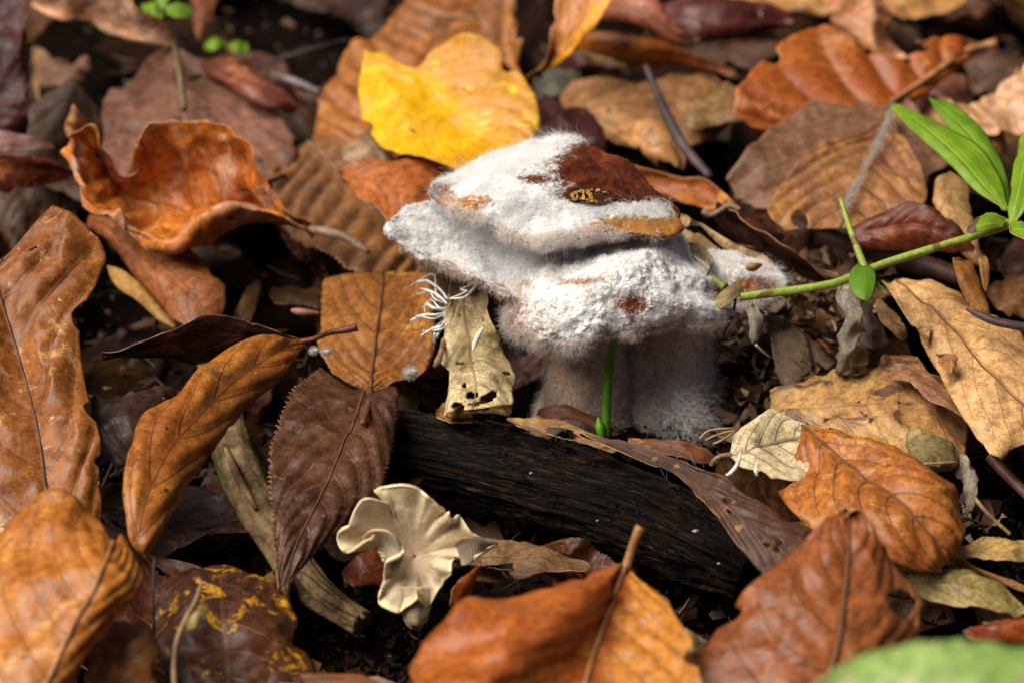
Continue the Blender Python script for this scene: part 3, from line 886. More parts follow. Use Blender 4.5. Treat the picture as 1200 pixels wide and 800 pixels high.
# --- behind the cap, right
leaf('orange leaf with a wavy upper edge directly behind the cap',
     [[726, 186, .2, 734, 200, 0, 748, 216, 0], [760, 196, .5, 764, 212, .2, 774, 230, 0], [796, 208, .4, 798, 222, .2, 800, 240, 0], [826, 210, .5, 828, 226, .2, 824, 246, 0], [860, 242, .2, 856, 246, 0, 850, 250, 0]],
     leaf_mat('a55a22', '84421a', c3='c98a4c', c3amt=.25, rough=.42, nv=6), z=1.6, ruffle=.2)
leaf('dark brown rolled leaf with a lit rim right of the cap',
     [[838, 238, .6, 838, 250, .2, 838, 262, -.4], [864, 244, .8, 868, 262, .4, 866, 288, -.5], [888, 264, .9, 898, 284, .5, 896, 306, -.5], [918, 290, .8, 930, 302, .4, 930, 318, -.4], [976, 322, 0, 976, 324, 0, 974, 328, -.2]],
     leaf_mat('3f2216', '2c170f', c3='5a3420', rough=.4, nv=6), z=2.0, camber=.12,
     stalk=([(826, 249, 2.2), (834, 252, 2.4), (844, 247, 2.6), (855, 241, 2.7), (868, 246, 2.75)], [.09, .07, .07, .06]), ribmat=rib_grey)
leaf('pale straw-coloured leaf scrap at the right rim of the cap',
     [[796, 249, 0, 796, 257, 0, 797, 266, 0], [808, 254, .3, 808, 260, .3, 806, 268, .1], [823, 262, 0, 823, 263, 0, 821, 265, 0]],
     leaf_mat('c7a878', 'b08c5a', nv=4, rough=.6), z=3.0)
leaf('long narrow straw-coloured leaf strip right of the cap',
     [[820, 261, .1, 820, 263, .1, 820, 266, 0], [846, 276, .2, 845, 282, .3, 842, 288, 0], [870, 288, .2, 868, 294, .3, 866, 300, 0], [896, 298, .1, 892, 303, .2, 888, 308, 0], [908, 310, 0, 907, 311, 0, 905, 312, 0]],
     leaf_mat('b89a72', '9d7c54', nv=7, rough=.6, c3='6d5238'), z=2.6)
leaf('broad straw-coloured torn leaf below the narrow strip, beside the cap',
     [[796, 262, 0, 798, 274, 0, 798, 296, 0], [816, 274, .3, 816, 288, .3, 812, 302, 0], [838, 288, .3, 838, 300, .3, 836, 312, 0], [868, 308, .1, 866, 316, .1, 862, 322, 0]],
     leaf_mat('c2a06c', 'a88450', nv=6, rough=.6, c3='7a6040'), z=2.2, rag=.06)
leaf('thin brown leaf strip between the rolled leaf and the green stem',
     [[856, 286, .2, 856, 290, .2, 858, 294, 0], [896, 290, .4, 896, 297, .4, 896, 304, 0], [936, 304, .3, 938, 310, .3, 938, 318, 0], [984, 322, 0, 984, 324, 0, 982, 326, 0]],
     leaf_mat('7a4f34', '5a3622', c3='a57b58', nv=6, rough=.5), z=1.7)
leaf('small torn rusty scrap standing at the right rim of the cap',
     [[772, 238, 0, 776, 240, 0, 780, 240, 0], [774, 246, .3, 780, 246, .4, 788, 240, .3], [784, 262, .1, 790, 256, .3, 797, 244, .2], [793, 264, 0, 795, 260, 0, 798, 254, 0]],
     leaf_mat('a54f1c', '7a3512', nv=4, rough=.5), z=4.0, rag=.15)
leaf('dark brown leaf edge pressed against the glossy side of the cap',
     [[716, 184, 0, 720, 188, 0, 724, 194, 0], [738, 194, .2, 740, 204, .4, 738, 214, .2], [756, 212, .2, 758, 222, .4, 756, 232, .2], [774, 236, 0, 773, 240, 0, 771, 243, 0]],
     leaf_mat('3a241a', '261610', c3='6d5030', nv=6, rough=.35), z=3.6, rag=.1)

# --- left middle
leaf('dusty pink leaf tip at the left edge',
     [[-30, 150, .3, -30, 162, .5, -30, 182, 0], [10, 154, .3, 12, 164, .5, 10, 180, 0], [64, 172, 0, 64, 174, 0, 62, 176, 0]],
     leaf_mat('7d544c', '64403a', nv=5, rough=.35), z=1.6)
leaf('red-brown leaf with lit upper rim poking in from the left edge',
     [[-50, 172, .7, -50, 195, .3, -50, 232, -.3], [0, 176, .8, 2, 196, .4, 0, 230, -.3], [44, 180, .7, 48, 196, .4, 46, 222, -.2], [92, 203, 0, 92, 204, 0, 91, 207, 0]],
     leaf_mat('7a3617', '541f11', c3='9a5220', nv=6, rough=.4), z=1.7, camber=.1)
leaf('dull brown ribbed leaf with toothed edge left of the cap',
     [[318, 196, 0, 360, 164, 0, 424, 148, 0], [318, 236, 0, 384, 186, .1, 440, 168, 0], [334, 274, .1, 408, 214, .2, 462, 196, .1], [366, 300, .2, 440, 248, .3, 494, 232, .1], [412, 326, .2, 474, 284, .3, 520, 272, .1], [458, 332, .1, 494, 312, .1, 520, 300, 0], [500, 326, 0, 508, 320, 0, 514, 310, 0]],
     leaf_mat('7a5236', '8d5c30', vein='5c3a22', nv=11, slope=.1, c3='6a5444', c3amt=.5, rough=.5, vstr=.6), z=.6, furrow=.24, nv=11, slope=.1, crk=.06, serr=46, samp=.07, rib=(.05, .03), ribmat=rib_grey)
leaf('grey-beige crumpled scrap under the yellow leaf',
     [[398, 172, 0, 400, 180, 0, 402, 192, 0], [416, 160, .3, 420, 176, .5, 422, 196, .1], [444, 166, .2, 446, 182, .3, 446, 198, 0], [462, 186, 0, 462, 190, 0, 460, 196, 0]],
     leaf_mat('a5876a', '7d664e', nv=4, c3='55483a', rough=.6), z=1.6, wob=.3, rag=.1)
leaf('small orange leaf with a grey scar between yellow leaf and cap',
     [[398, 204, 0, 399, 205, 0, 400, 207, 0], [424, 188, .3, 428, 212, .2, 424, 240, 0], [462, 190, .3, 462, 218, .3, 440, 248, 0], [500, 192, .2, 494, 226, .2, 456, 270, 0], [530, 196, 0, 520, 232, 0, 500, 274, 0]],
     leaf_mat('b0612a', '964c1e', c3='8a7058', c3amt=.2, nv=6, rough=.45, spots='4a3424', spotamt=.3), z=2.0, rag=.06)
leaf('bright yellow leaf turning orange, behind the mouldy cap',
     [[452, 66, .3, 488, 80, .3, 508, 54, .7], [424, 74, .1, 498, 96, .2, 538, 43, 1.0], [418, 122, 0, 516, 118, .2, 578, 50, 1.1], [430, 156, 0, 536, 138, .2, 612, 76, 1.0], [472, 184, .1, 566, 160, .2, 632, 116, .7], [524, 200, .1, 592, 182, .2, 634, 152, .4], [570, 206, 0, 606, 196, .1, 628, 178, .2]],
     leaf_mat('e6b30f', 'd99a10', half=('cb8e3a', .1), vein='b06a10', nv=7, slope=.5, vstr=.35, c3='e8c63a', c3amt=.3, rough=.42, spots='5c3a20', spotamt=.12, net=.08, mott=.35, transl=.25),
     z=2.4, furrow=.06, nv=7, rag=.04, wob=.15, crease=.1)
t7 = leaf('orange-brown leaf lying below the near rim of the curled orange leaf',
     [[106, 248, 0, 104, 254, 0, 100, 262, 0], [176, 262, .3, 152, 280, .3, 130, 290, 0], [226, 294, .4, 194, 314, .4, 162, 332, 0], [262, 330, .4, 226, 346, .4, 196, 370, 0], [263, 368, .1, 246, 380, .1, 228, 390, 0]],
     leaf_mat('96562a', '7d421f', c3='5c3420', nv=7, rough=.42), z=.9, furrow=.06, nv=7, camber=.12)
leaf('narrow honey-coloured leaf edge in the dark hollow at left',
     [[126, 312, 0, 126, 314, 0, 128, 318, 0], [146, 318, .2, 142, 328, .2, 138, 338, 0], [172, 338, .2, 166, 346, .2, 160, 352, 0], [196, 362, .1, 192, 370, .1, 186, 376, 0], [208, 380, 0, 206, 382, 0, 204, 384, 0]],
     leaf_mat('b0803f', '94662e', nv=6, rough=.5), z=.4)
leaf('big orange leaf curled up like a bowl, its pale stalk pointing right',
     [[368, 277, .6, 368, 274, .8, 370, 272, .8, 372, 268, .8], [346, 276, .6, 342, 260, 1.3, 334, 264, .7, 342, 242, 1.6], [304, 279, .6, 296, 243, 1.7, 280, 254, .5, 312, 196, 2.4], [250, 284, .6, 244, 250, 1.7, 240, 256, .4, 286, 156, 2.9], [206, 289, .9, 210, 282, 1.2, 204, 244, .3, 244, 142, 3.0], [168, 275, 1.2, 170, 270, 1.2, 172, 236, .3, 196, 136, 3.0], [144, 263, 1.4, 146, 258, 1.3, 152, 230, .4, 163, 144, 2.8], [122, 251, 1.5, 126, 246, 1.4, 134, 218, .6, 146, 196, 1.4], [100, 233, 1.7, 104, 228, 1.6, 116, 196, 1.2, 116, 146, 2.8], [86, 200, 2.0, 88, 196, 2.0, 92, 178, 2.0, 96, 150, 2.7], [80, 170, 2.2, 81, 168, 2.2, 82, 164, 2.3, 84, 156, 2.5]],
     leaf_mat('cc7a2c', 'b05e20', vein='8a4c26', nv=9, slope=.25, c3='bd9074', c3amt=.6, rough=.36, vstr=.55, spots='5c2c18', spotamt=.2, net=.1), z=.9, mc=2, furrow=.1, nv=9, slope=.25, wob=.14, rag=.06, crk=.26, ruffle=.34, nu=150, nvv=84,
     stalk=([(362, 269, 1.75), (384, 272, 1.8), (404, 278, 1.8), (418, 286, 1.75), (433, 296, 1.65)], [.10, .12, .11, .1, .06]), ribmat=rib_grey)
leaf('curled orange-tan leaf point behind the bowl-shaped leaf',
     [[74, 146, 0, 80, 158, 0, 96, 164, 0], [80, 136, .5, 90, 144, .5, 106, 146, .2], [86, 120, .9, 88, 124, .9, 92, 128, .8]],
     leaf_mat('bb8456', '9a5a30', nv=4, rough=.45), z=2.4, thick=.03)
leaf('large coppery leaf standing at the left edge, freckled with gold',
     [[-70, 660, 0, 62, 628, .3, 124, 616, .1], [-80, 580, .5, 52, 560, .7, 119, 560, .6], [-80, 520, 1.0, 45, 508, 1.1, 119, 512, 1.1], [-80, 455, 1.5, 27, 436, 1.5, 98, 438, 1.6], [-80, 400, 2.0, 10, 382, 1.9, 98, 374, 2.0], [-80, 360, 2.4, -2, 342, 2.3, 126, 300, 2.7], [-60, 330, 2.6, -4, 318, 2.5, 108, 268, 3.0], [-40, 316, 2.6, 4, 302, 2.6, 60, 235, 3.3]],
     leaf_mat('985a28', '7f471d', vein='5c3018', nv=6, slope=.35, c3='bd9058', c3amt=.35, rough=.42, vstr=.45, spots='d8a860', spotamt=.15), z=1.2, furrow=.1, nv=6, slope=.35, camber=.22, rib=(.07, .04), ribmat=rib_dark, holes=[(.86, .45, .012, .05)])
leaf('dark chocolate torn leaf scrap behind the twisted leaf',
     [[106, 464, .3, 106, 500, .2, 108, 570, 0], [140, 457, .3, 140, 495, .3, 142, 560, 0], [176, 455, .3, 176, 490, .3, 172, 550, 0], [216, 452, .1, 210, 476, .1, 200, 520, 0]],
     leaf_mat('40261a', '2c1810', c3='604632', c3amt=.3, nv=7, rough=.45), z=1.5, rag=.08)
m10 = leaf('twisted amber leaf with a dark torn flap and thin red-brown stalk',
     [[356, 399, 0, 358, 402, 0, 359, 405, -.1], [322, 396, .4, 334, 408, .3, 344, 422, -.1], [286, 399, .6, 308, 422, .5, 324, 446, -.1], [236, 430, .8, 268, 452, .8, 292, 474, -.1], [208, 460, .9, 228, 492, .9, 256, 516, 0], [162, 496, .9, 196, 530, 1.0, 228, 558, .1], [146, 556, .8, 170, 586, .9, 204, 600, .1], [152, 620, .3, 162, 634, .4, 182, 640, .1], [170, 652, 0, 171, 653, 0, 173, 652, 0]],
     leaf_mat('a8682a', '935320', vein='7c3c1c', nv=7, slope=-.22, c3='6d4526', c3amt=.3, rough=.36, vstr=.7, spots='4a2c18', spotamt=.15), z=1.9, furrow=.09, nv=7, slope=-.22, camber=.12, rag=.015, wob=.06, crk=.1, ruffle=.12,
     stalk=([(352, 400, 1.95), (368, 397, 2.0), (386, 390, 2.0), (404, 387, 2.05), (419, 383, 2.1)], [.06, .06, .07, .1]), ribmat=simple_mat('rib_red', '6d3222', '4a2018', 2.5, .5))
leaf(None, [[358, 400, 0, 358, 401, 0, 357, 403, 0], [326, 388, .4, 324, 396, .2, 320, 406, -.2], [288, 374, .7, 286, 394, .3, 284, 416, -.3], [244, 367, .9, 240, 394, .4, 238, 428, -.3], [200, 385, .8, 198, 403, .5, 198, 424, 0], [158, 402, .7, 158, 411, .5, 158, 421, .3], [120, 415, .5, 120, 416, .5, 121, 418, .5]],
     leaf_mat('3a1813', '28100d', vein='552a20', nv=6, rough=.36, spots='6d4a44', spotamt=.2), z=1.7, root=m10, name='torn_flap', rag=.05, camber=.05)
leaf('tan leaf with neat herringbone veins left of the cap',
     [[426, 457, 0, 434, 460, 0, 444, 456, 0], [404, 448, .1, 435, 445, .1, 476, 442, .1], [384, 434, .1, 437, 425, .1, 506, 426, .1], [370, 402, .2, 441, 392, .2, 513, 390, .2], [370, 366, .2, 446, 358, .2, 510, 352, .2], [376, 322, .1, 449, 318, .1, 506, 318, .1]],
     leaf_mat('9a6028', '824c1e', vein='4c2e18', nv=6.5, slope=.62, c3='b58038', c3amt=.25, rough=.48, vstr=.75, vw=.085), z=.9, furrow=.13, nv=6.5, slope=.62, serr=26, samp=.03, crk=.08, ruffle=.15, rib=(.075, .05), ribmat=rib_dark, nu=100,
     stalk=([(434, 456, 1.02), (432, 470, 1.45), (429, 482, 1.75), (425, 496, 1.9)], [.075, .07, .07, .06]))
leaf('dark maroon toothed leaf leaning over the rotten stick',
     [[372, 432, 0, 428, 462, 0, 466, 448, 0], [344, 456, .2, 418, 492, .2, 470, 470, .1], [322, 500, .3, 406, 520, .3, 466, 512, .1], [310, 556, .4, 390, 558, .4, 457, 558, .1], [315, 600, .4, 370, 598, .4, 432, 590, .1], [320, 640, .3, 348, 640, .3, 380, 640, .1], [328, 690, 0, 329, 691, 0, 331, 690, 0]],
     leaf_mat('563420', '432617', vein='6d4a34', nv=8, slope=.42, c3='6a4a3a', c3amt=.3, rough=.42, vstr=.45, spots='7a5e4c', spotamt=.15), z=1.4, furrow=.11, nv=8, slope=.42, serr=52, samp=.12, rib=(.05, .03), ribmat=rib_dark, camber=.08)
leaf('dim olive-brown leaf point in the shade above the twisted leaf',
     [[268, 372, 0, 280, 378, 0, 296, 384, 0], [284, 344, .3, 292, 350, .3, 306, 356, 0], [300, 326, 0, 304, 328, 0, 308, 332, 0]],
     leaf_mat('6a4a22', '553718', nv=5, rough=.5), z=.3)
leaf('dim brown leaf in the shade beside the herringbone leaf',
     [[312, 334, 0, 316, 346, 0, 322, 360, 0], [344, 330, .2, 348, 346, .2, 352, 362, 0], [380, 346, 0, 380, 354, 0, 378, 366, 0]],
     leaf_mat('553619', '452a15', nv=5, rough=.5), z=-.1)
leaf('parchment-coloured leaf skeleton hanging below the cap',
     [[526, 338, .9, 546, 332, .9, 568, 336, .8], [516, 364, .8, 542, 362, .7, 577, 364, .8], [518, 392, .5, 548, 396, .5, 584, 380, .8], [514, 420, .4, 550, 424, .3, 600, 402, .3], [524, 444, .2, 556, 450, .3, 609, 428, .3], [508, 478, 0, 552, 478, .2, 606, 468, .2]],
     leaf_mat('c9b78c', 'b8a274', vein='6d5634', nv=5, slope=.35, c3='94825e', c3amt=.4, rough=.6, vstr=.5, spots='4a3c28', spotamt=.45, net=.4), z=1.6, holes=[(.88, -.05, .03, .13), (.93, .35, .03, .2), (.8, -.3, .025, .08), (.95, .1, .02, .16), (.78, .75, .02, .06), (.97, -.4, .03, .2), (.7, .1, .012, .04)], rag=.11, wob=.14, crk=.3, ruffle=.3, rib=(.035, .02), ribmat=rib_tan)
leaf('folded parchment scrap resting on the black log',
     [[520, 484, 0, 524, 488, 0, 530, 492, 0], [540, 470, .2, 548, 478, .4, 556, 488, .1], [580, 464, .2, 584, 474, .4, 588, 486, .1], [600, 466, 0, 600, 478, 0, 598, 492, 0]],
     leaf_mat('b5955a', '9a7840', nv=5, rough=.6, c3='6d5434'), z=1.2, wob=.3, rag=.1, holes=[(.45, .2, .1, .3)])
leaf('brown narrow leaf lying on the log below the parchment leaf',
     [[508, 492, 0, 512, 480, 0, 520, 468, 0], [530, 496, .1, 530, 486, .3, 530, 470, .1], [556, 498, 0, 554, 490, .1, 548, 478, 0]],
     leaf_mat('8a5c30', '6d4322', nv=5, rough=.5), z=1.0)

# --- right middle
leaf('dark red-brown translucent leaf under the round mouldy-veined leaf',
     [[998, 262, 0, 1000, 276, 0, 1000, 294, -.3], [1034, 248, .4, 1038, 268, .3, 1038, 296, -.3], [1068, 236, .6, 1072, 264, .4, 1076, 296, -.3], [1098, 248, .5, 1104, 272, .3, 1108, 296, -.2], [1142, 290, 0, 1142, 292, 0, 1140, 296, 0]],
     leaf_mat('5c250f', '42180b', vein='7c3a1c', nv=5, c3='7a3414', rough=.35), z=2.5, camber=.1, rag=.06, holes=[(.78, -.75, .03, .12)])
leaf('cream curled leaf standing between the seedling leaves and the dark leaf',
     [[1098, 206, 1.0, 1112, 202, 1.1, 1128, 210, .8], [1090, 232, .8, 1114, 234, 1.1, 1144, 244, .7], [1102, 262, .5, 1124, 268, .8, 1150, 280, .4], [1128, 298, .1, 1140, 308, .3, 1158, 322, .1]],
     leaf_mat('cba06a', 'b58650', nv=6, c3='8d6038', rough=.45), z=1.6, camber=.2)
leaf('amber strap-like curled leaf below the green stem at right',
     [[1112, 300, .8, 1126, 304, 1.0, 1142, 302, .7], [1124, 328, .6, 1136, 332, .8, 1150, 330, .5], [1138, 352, .3, 1148, 358, .5, 1158, 358, .2], [1152, 372, 0, 1156, 374, 0, 1160, 372, 0]],
     leaf_mat('a8703a', '84501f', nv=5, c3='d0a060', rough=.4), z=1.9, camber=.15)
leaf('small amber tongue-shaped leaf hanging at the right of the green stem',
     [[1146, 300, .3, 1152, 300, .4, 1158, 302, .2], [1148, 320, .2, 1154, 322, .4, 1161, 322, .1], [1152, 340, 0, 1155, 341, 0, 1158, 340, 0]],
     leaf_mat('b5824c', '94602c', nv=4, rough=.45), z=2.6, camber=.1)
leaf('tan leaf in the background at the right edge below the seedling',
     [[1150, 330, 0, 1158, 348, 0, 1170, 372, 0], [1186, 320, .3, 1194, 346, .4, 1204, 380, 0], [1240, 330, 0, 1244, 350, 0, 1246, 380, 0]],
     leaf_mat('94683c', '7a4f2a', nv=5, rough=.5), z=.7)
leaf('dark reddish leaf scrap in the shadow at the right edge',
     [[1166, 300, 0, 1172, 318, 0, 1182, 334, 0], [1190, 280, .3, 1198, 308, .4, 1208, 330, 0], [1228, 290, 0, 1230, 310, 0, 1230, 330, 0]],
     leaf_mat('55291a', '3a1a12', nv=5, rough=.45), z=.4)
r6 = leaf('large pale tan leaf with a long brown vein at the right edge',
     [[1044, 338, 0, 1050, 330, .1, 1068, 328, .1], [1056, 366, .1, 1078, 352, .3, 1104, 336, .2], [1078, 402, .1, 1108, 376, .4, 1150, 354, .2], [1102, 446, .1, 1140, 410, .5, 1190, 382, .2], [1128, 494, .1, 1168, 444, .5, 1222, 420, .2], [1158, 537, 0, 1198, 474, .4, 1250, 470, .1], [1174, 532, 0, 1230, 510, .3, 1280, 510, 0]],
     leaf_mat('bd8f5c', 'c9a06c', vein='6d4526', nv=6, slope=.5, vstr=.35, c3='9a6a3a', c3amt=.4, rough=.46), z=1.8, rag=.05, wob=.1, rib=(.04, .035), ribmat=rib_dark, camber=.1)
leaf(None, [[1091, 415, 0, 1106, 413, .25, 1129, 412, .3], [1098, 424, 0, 1112, 424, .25, 1126, 422, .25], [1110, 438, 0, 1114, 440, .1, 1118, 438, .05]],
     leaf_mat('a06c3a', '8a5a2c', nv=3, rough=.45), z=2.25, root=r6, name='folded_edge', rag=.02)
leaf(None, [[1071, 385, 0, 1080, 383, .2, 1094, 381, .25], [1076, 392, 0, 1084, 392, .2, 1092, 390, .2], [1084, 402, 0, 1087, 402, .1, 1089, 401, 0]],
     leaf_mat('ab7a46', '94662f', nv=3, rough=.45), z=2.15, root=r6, name='folded_edge', rag=.02)
leaf('brown leaf scrap with grooves lying over the mottled leaf',
     [[1036, 444, 0, 1040, 434, 0, 1050, 426, 0], [1064, 452, .2, 1074, 444, .3, 1086, 434, .1], [1090, 474, .2, 1100, 464, .3, 1112, 456, .1], [1132, 492, 0, 1134, 488, 0, 1134, 484, 0]],
     leaf_mat('94684a', '7a5038', vein='4c3020', nv=4, slope=.8, rough=.5), z=1.75)
leaf('decayed yellow-tan leaf mottled with purple-brown patches',
     [[906, 462, 0, 900, 484, 0, 924, 508, 0], [938, 452, .2, 936, 480, .3, 950, 514, 0], [972, 434, .3, 974, 478, .4, 984, 524, .1], [1010, 430, .3, 1014, 480, .4, 1020, 540, .1], [1044, 402, .3, 1050, 480, .4, 1056, 556, .1], [1092, 428, .2, 1094, 490, .3, 1100, 566, .1], [1138, 470, 0, 1136, 504, 0, 1128, 548, 0]],
     leaf_mat('b99056', 'a5784a', vein='6d4c30', nv=6, slope=.2, vstr=.3, c3='553530', c3amt=.42, rough=.4, spots='3c2620', spotamt=.35, patch=.8), z=1.0, wob=.3, rag=.07)
leaf('olive flaking leaf scrap between the mottled leaf and the domed leaf',
     [[1058, 496, 0, 1062, 520, 0, 1068, 548, 0], [1086, 500, .3, 1090, 524, .3, 1092, 556, 0], [1122, 514, 0, 1124, 530, 0, 1126, 546, 0]],
     leaf_mat('8a7a4c', '6d5c38', nv=5, c3='a58c5c', rough=.55, net=.4), z=1.7, rag=.12, wob=.2)
leaf('grey speckled bark chip standing beside the domed leaf',
     [[1114, 556, 0, 1122, 560, .1, 1134, 566, 0], [1118, 542, .3, 1130, 552, .4, 1144, 568, .1], [1128, 532, .4, 1138, 546, .5, 1146, 574, .2], [1134, 600, 0, 1136, 602, 0, 1140, 600, 0]],
     leaf_mat('8d8270', '75685a', nv=3, c3='5c5040', rough=.7, net=.4), z=1.2, name='bark_chip', cat='bark', group=None, thick=.08, rag=.1)
leaf('cream leaf skeleton with dark veins right of the log',
     [[852, 532, 0, 853, 533, 0, 856, 536, 0], [858, 508, .2, 876, 524, .2, 872, 550, .1], [880, 490, .4, 898, 515, .2, 898, 562, .1], [904, 474, .6, 922, 509, .2, 938, 568, .1], [934, 490, .3, 948, 508, .2, 960, 552, .1], [964, 512, 0, 966, 518, 0, 966, 526, 0]],
     leaf_mat('bfae8a', 'cdbd98', vein='75603f', nv=6, slope=.45, vstr=.85, vw=.1, c3='a38e66', rough=.6, spots='5c4c34', spotamt=.2), z=1.9, furrow=.05, nv=6, crease=.12, rag=.05, rib=(.05, .03), ribmat=rib_grey,
     stalk=([(856, 533, 1.9), (846, 534, 1.95), (838, 538, 1.95), (834, 545, 1.8)], [.06, .05, .06]))
leaf('domed tan-orange leaf with dark curved veins right of the log',
     [[938, 506, .3, 942, 500, .4, 948, 506, .4], [926, 560, 0, 966, 522, .5, 1004, 524, .6], [915, 582, 0, 988, 540, .6, 1042, 514, .9], [930, 606, .2, 1016, 562, .8, 1084, 542, 1.0], [966, 630, .4, 1044, 578, 1.0, 1116, 562, .9], [1024, 656, .4, 1070, 606, 1.1, 1134, 584, .6], [1072, 668, .1, 1096, 640, .8, 1130, 618, .3], [1100, 666, 0, 1108, 660, .2, 1116, 648, 0]],
     leaf_mat('a5622a', '935022', vein='4c2815', nv=7, slope=.5, vstr=.7, c3='b57c3a', c3amt=.35, rough=.4), z=1.8, furrow=.11, nv=7, slope=.5, rib=(.06, .03), ribmat=rib_dark, camber=.18, rag=.02)
leaf('long brown leaf full of small holes along the right end of the log',
     [[680, 508, 0, 680, 510, 0, 682, 513, 0], [740, 520, .2, 740, 527, .2, 738, 534, .1], [806, 544, .3, 800, 550, .3, 796, 556, .1], [856, 566, .4, 838, 580, .3, 826, 584, .1], [900, 588, .4, 874, 610, .3, 850, 622, .1], [944, 610, .3, 916, 640, .3, 880, 660, 0], [968, 632, 0, 944, 668, 0, 900, 694, 0]],
     leaf_mat('553626', '42281b', vein='301c12', nv=9, c3='6d4a34', rough=.5, spots='94683c', spotamt=.3), z=1.9, rag=.06, holes=[(.55, -.2, .018, .16), (.6, .2, .014, .12), (.81, -.1, .013, .09), (.83, .12, .014, .1), (.79, .25, .01, .06)])
leaf('tan leaf with a ragged black hole at the foot of the mouldy stem',
     [[590, 488, 0, 594, 492, 0, 602, 497, 0], [630, 488, .2, 634, 500, .2, 640, 512, .1], [676, 498, .2, 680, 510, .3, 684, 524, .1], [724, 520, 0, 724, 526, 0, 722, 534, 0]],
     leaf_mat('a37d4e', '84603a', nv=6, c3='5c3a24', rough=.5), z=1.3, holes=[(.5, .25, .14, .42)], rag=.08)
leaf('reddish brown leaf lying flat between stem foot and log',
     [[730, 512, 0, 736, 520, 0, 742, 530, 0], [772, 512, .2, 776, 522, .3, 780, 536, 0], [814, 520, .2, 816, 530, .2, 816, 544, 0], [842, 538, 0, 842, 541, 0, 840, 545, 0]],
     leaf_mat('75401f', '552c18', nv=5, c3='94602f', rough=.45), z=1.2)
leaf('russet leaf scrap under the left of the mouldy stem',
     [[624, 478, 0, 628, 484, 0, 634, 492, 0], [660, 470, .3, 664, 482, .3, 668, 496, 0], [700, 486, .1, 700, 494, .1, 698, 504, 0], [726, 506, 0, 725, 508, 0, 723, 512, 0]],
     leaf_mat('75421f', '552c16', nv=5, rough=.5), z=.6)
leaf('grey-brown toothed leaf in the shade below the green stem',
     [[896, 372, .2, 904, 370, .2, 914, 374, 0], [902, 398, .3, 918, 394, .4, 946, 396, .1], [906, 424, .2, 924, 424, .3, 956, 428, 0], [912, 446, .1, 928, 446, .2, 946, 442, 0], [928, 464, 0, 930, 465, 0, 934, 463, 0]],
     leaf_mat('7a6450', '64503f', vein='8d7860', nv=6, rough=.6, c3='55422f'), z=.9, serr=16, samp=.14)
leaf('dark taupe leaf lying beside the grey-brown toothed leaf',
     [[930, 380, 0, 934, 386, 0, 938, 394, 0], [952, 396, .2, 954, 408, .2, 954, 424, 0], [978, 412, 0, 980, 424, 0, 972, 436, 0]],
     leaf_mat('604a3c', '4a382c', nv=5, rough=.55), z=.7)
leaf('small rusty oval leaf in the dark gap below the round green leaf',
     [[954, 400, 0, 956, 402, 0, 960, 398, 0], [960, 396, .2, 967, 405, .3, 972, 412, .1], [974, 408, 0, 976, 412, 0, 978, 416, 0]],
     leaf_mat('84441f', '6a3216', nv=3, rough=.45), z=.9)
r4 = leaf('grey shrivelled leaf hanging under the round green leaf',
     [[984, 332, 1.5, 998, 328, 1.7, 1012, 336, 1.4], [978, 352, 1.3, 994, 350, 1.6, 1016, 356, 1.2], [986, 372, 1.0, 1000, 370, 1.4, 1012, 372, 1.3], [978, 392, .8, 994, 394, 1.1, 1012, 388, .7], [982, 410, .5, 990, 414, .8, 1004, 408, .8], [972, 434, .1, 986, 438, .3, 998, 432, .1]],
     leaf_mat('94887a', '75695c', nv=5, c3='b0a594', rough=.65), z=1.4, wob=.1, rag=.16, ruffle=.25)
leaf('dark brown hollow leaf behind the grey shrivelled leaf',
     [[1002, 352, .6, 1010, 350, .6, 1024, 356, .5], [1006, 380, .3, 1020, 378, .4, 1038, 382, .3], [1004, 406, .1, 1022, 408, .2, 1046, 404, .1]],
     leaf_mat('3c281c', '2a1a12', nv=4, rough=.5), z=1.2)
leaf('olive mossy leaf end below the grey shrivelled leaf',
     [[978, 406, .3, 996, 402, .4, 1020, 406, .3], [980, 424, .1, 998, 424, .3, 1022, 424, .1], [986, 438, 0, 1000, 440, .1, 1018, 436, 0]],
     leaf_mat('7a5a2c', '604420', nv=3, c3='94783c', rough=.6), z=1.3, wob=.2)
leaf('torn tan leaf scrap with ragged ends right of the shrivelled leaf',
     [[1024, 348, .5, 1030, 350, .5, 1036, 352, .4], [1028, 372, .4, 1038, 368, .5, 1050, 366, .3], [1044, 388, .2, 1052, 386, .3, 1062, 380, .2], [1056, 400, 0, 1060, 398, 0, 1066, 394, 0]],
     leaf_mat('a07c54', '8a6540', nv=4, c3='64482f', rough=.55), z=1.6, rag=.14)
leaf('small ochre scrap in the dark gap right of the cap',
     [[944, 360, 0, 948, 366, 0, 954, 374, 0], [962, 362, .2, 966, 370, .2, 968, 380, 0], [978, 378, 0, 978, 380, 0, 976, 383, 0]],
     leaf_mat('8a5a2a', '6d441f', nv=3, rough=.5), z=.7)

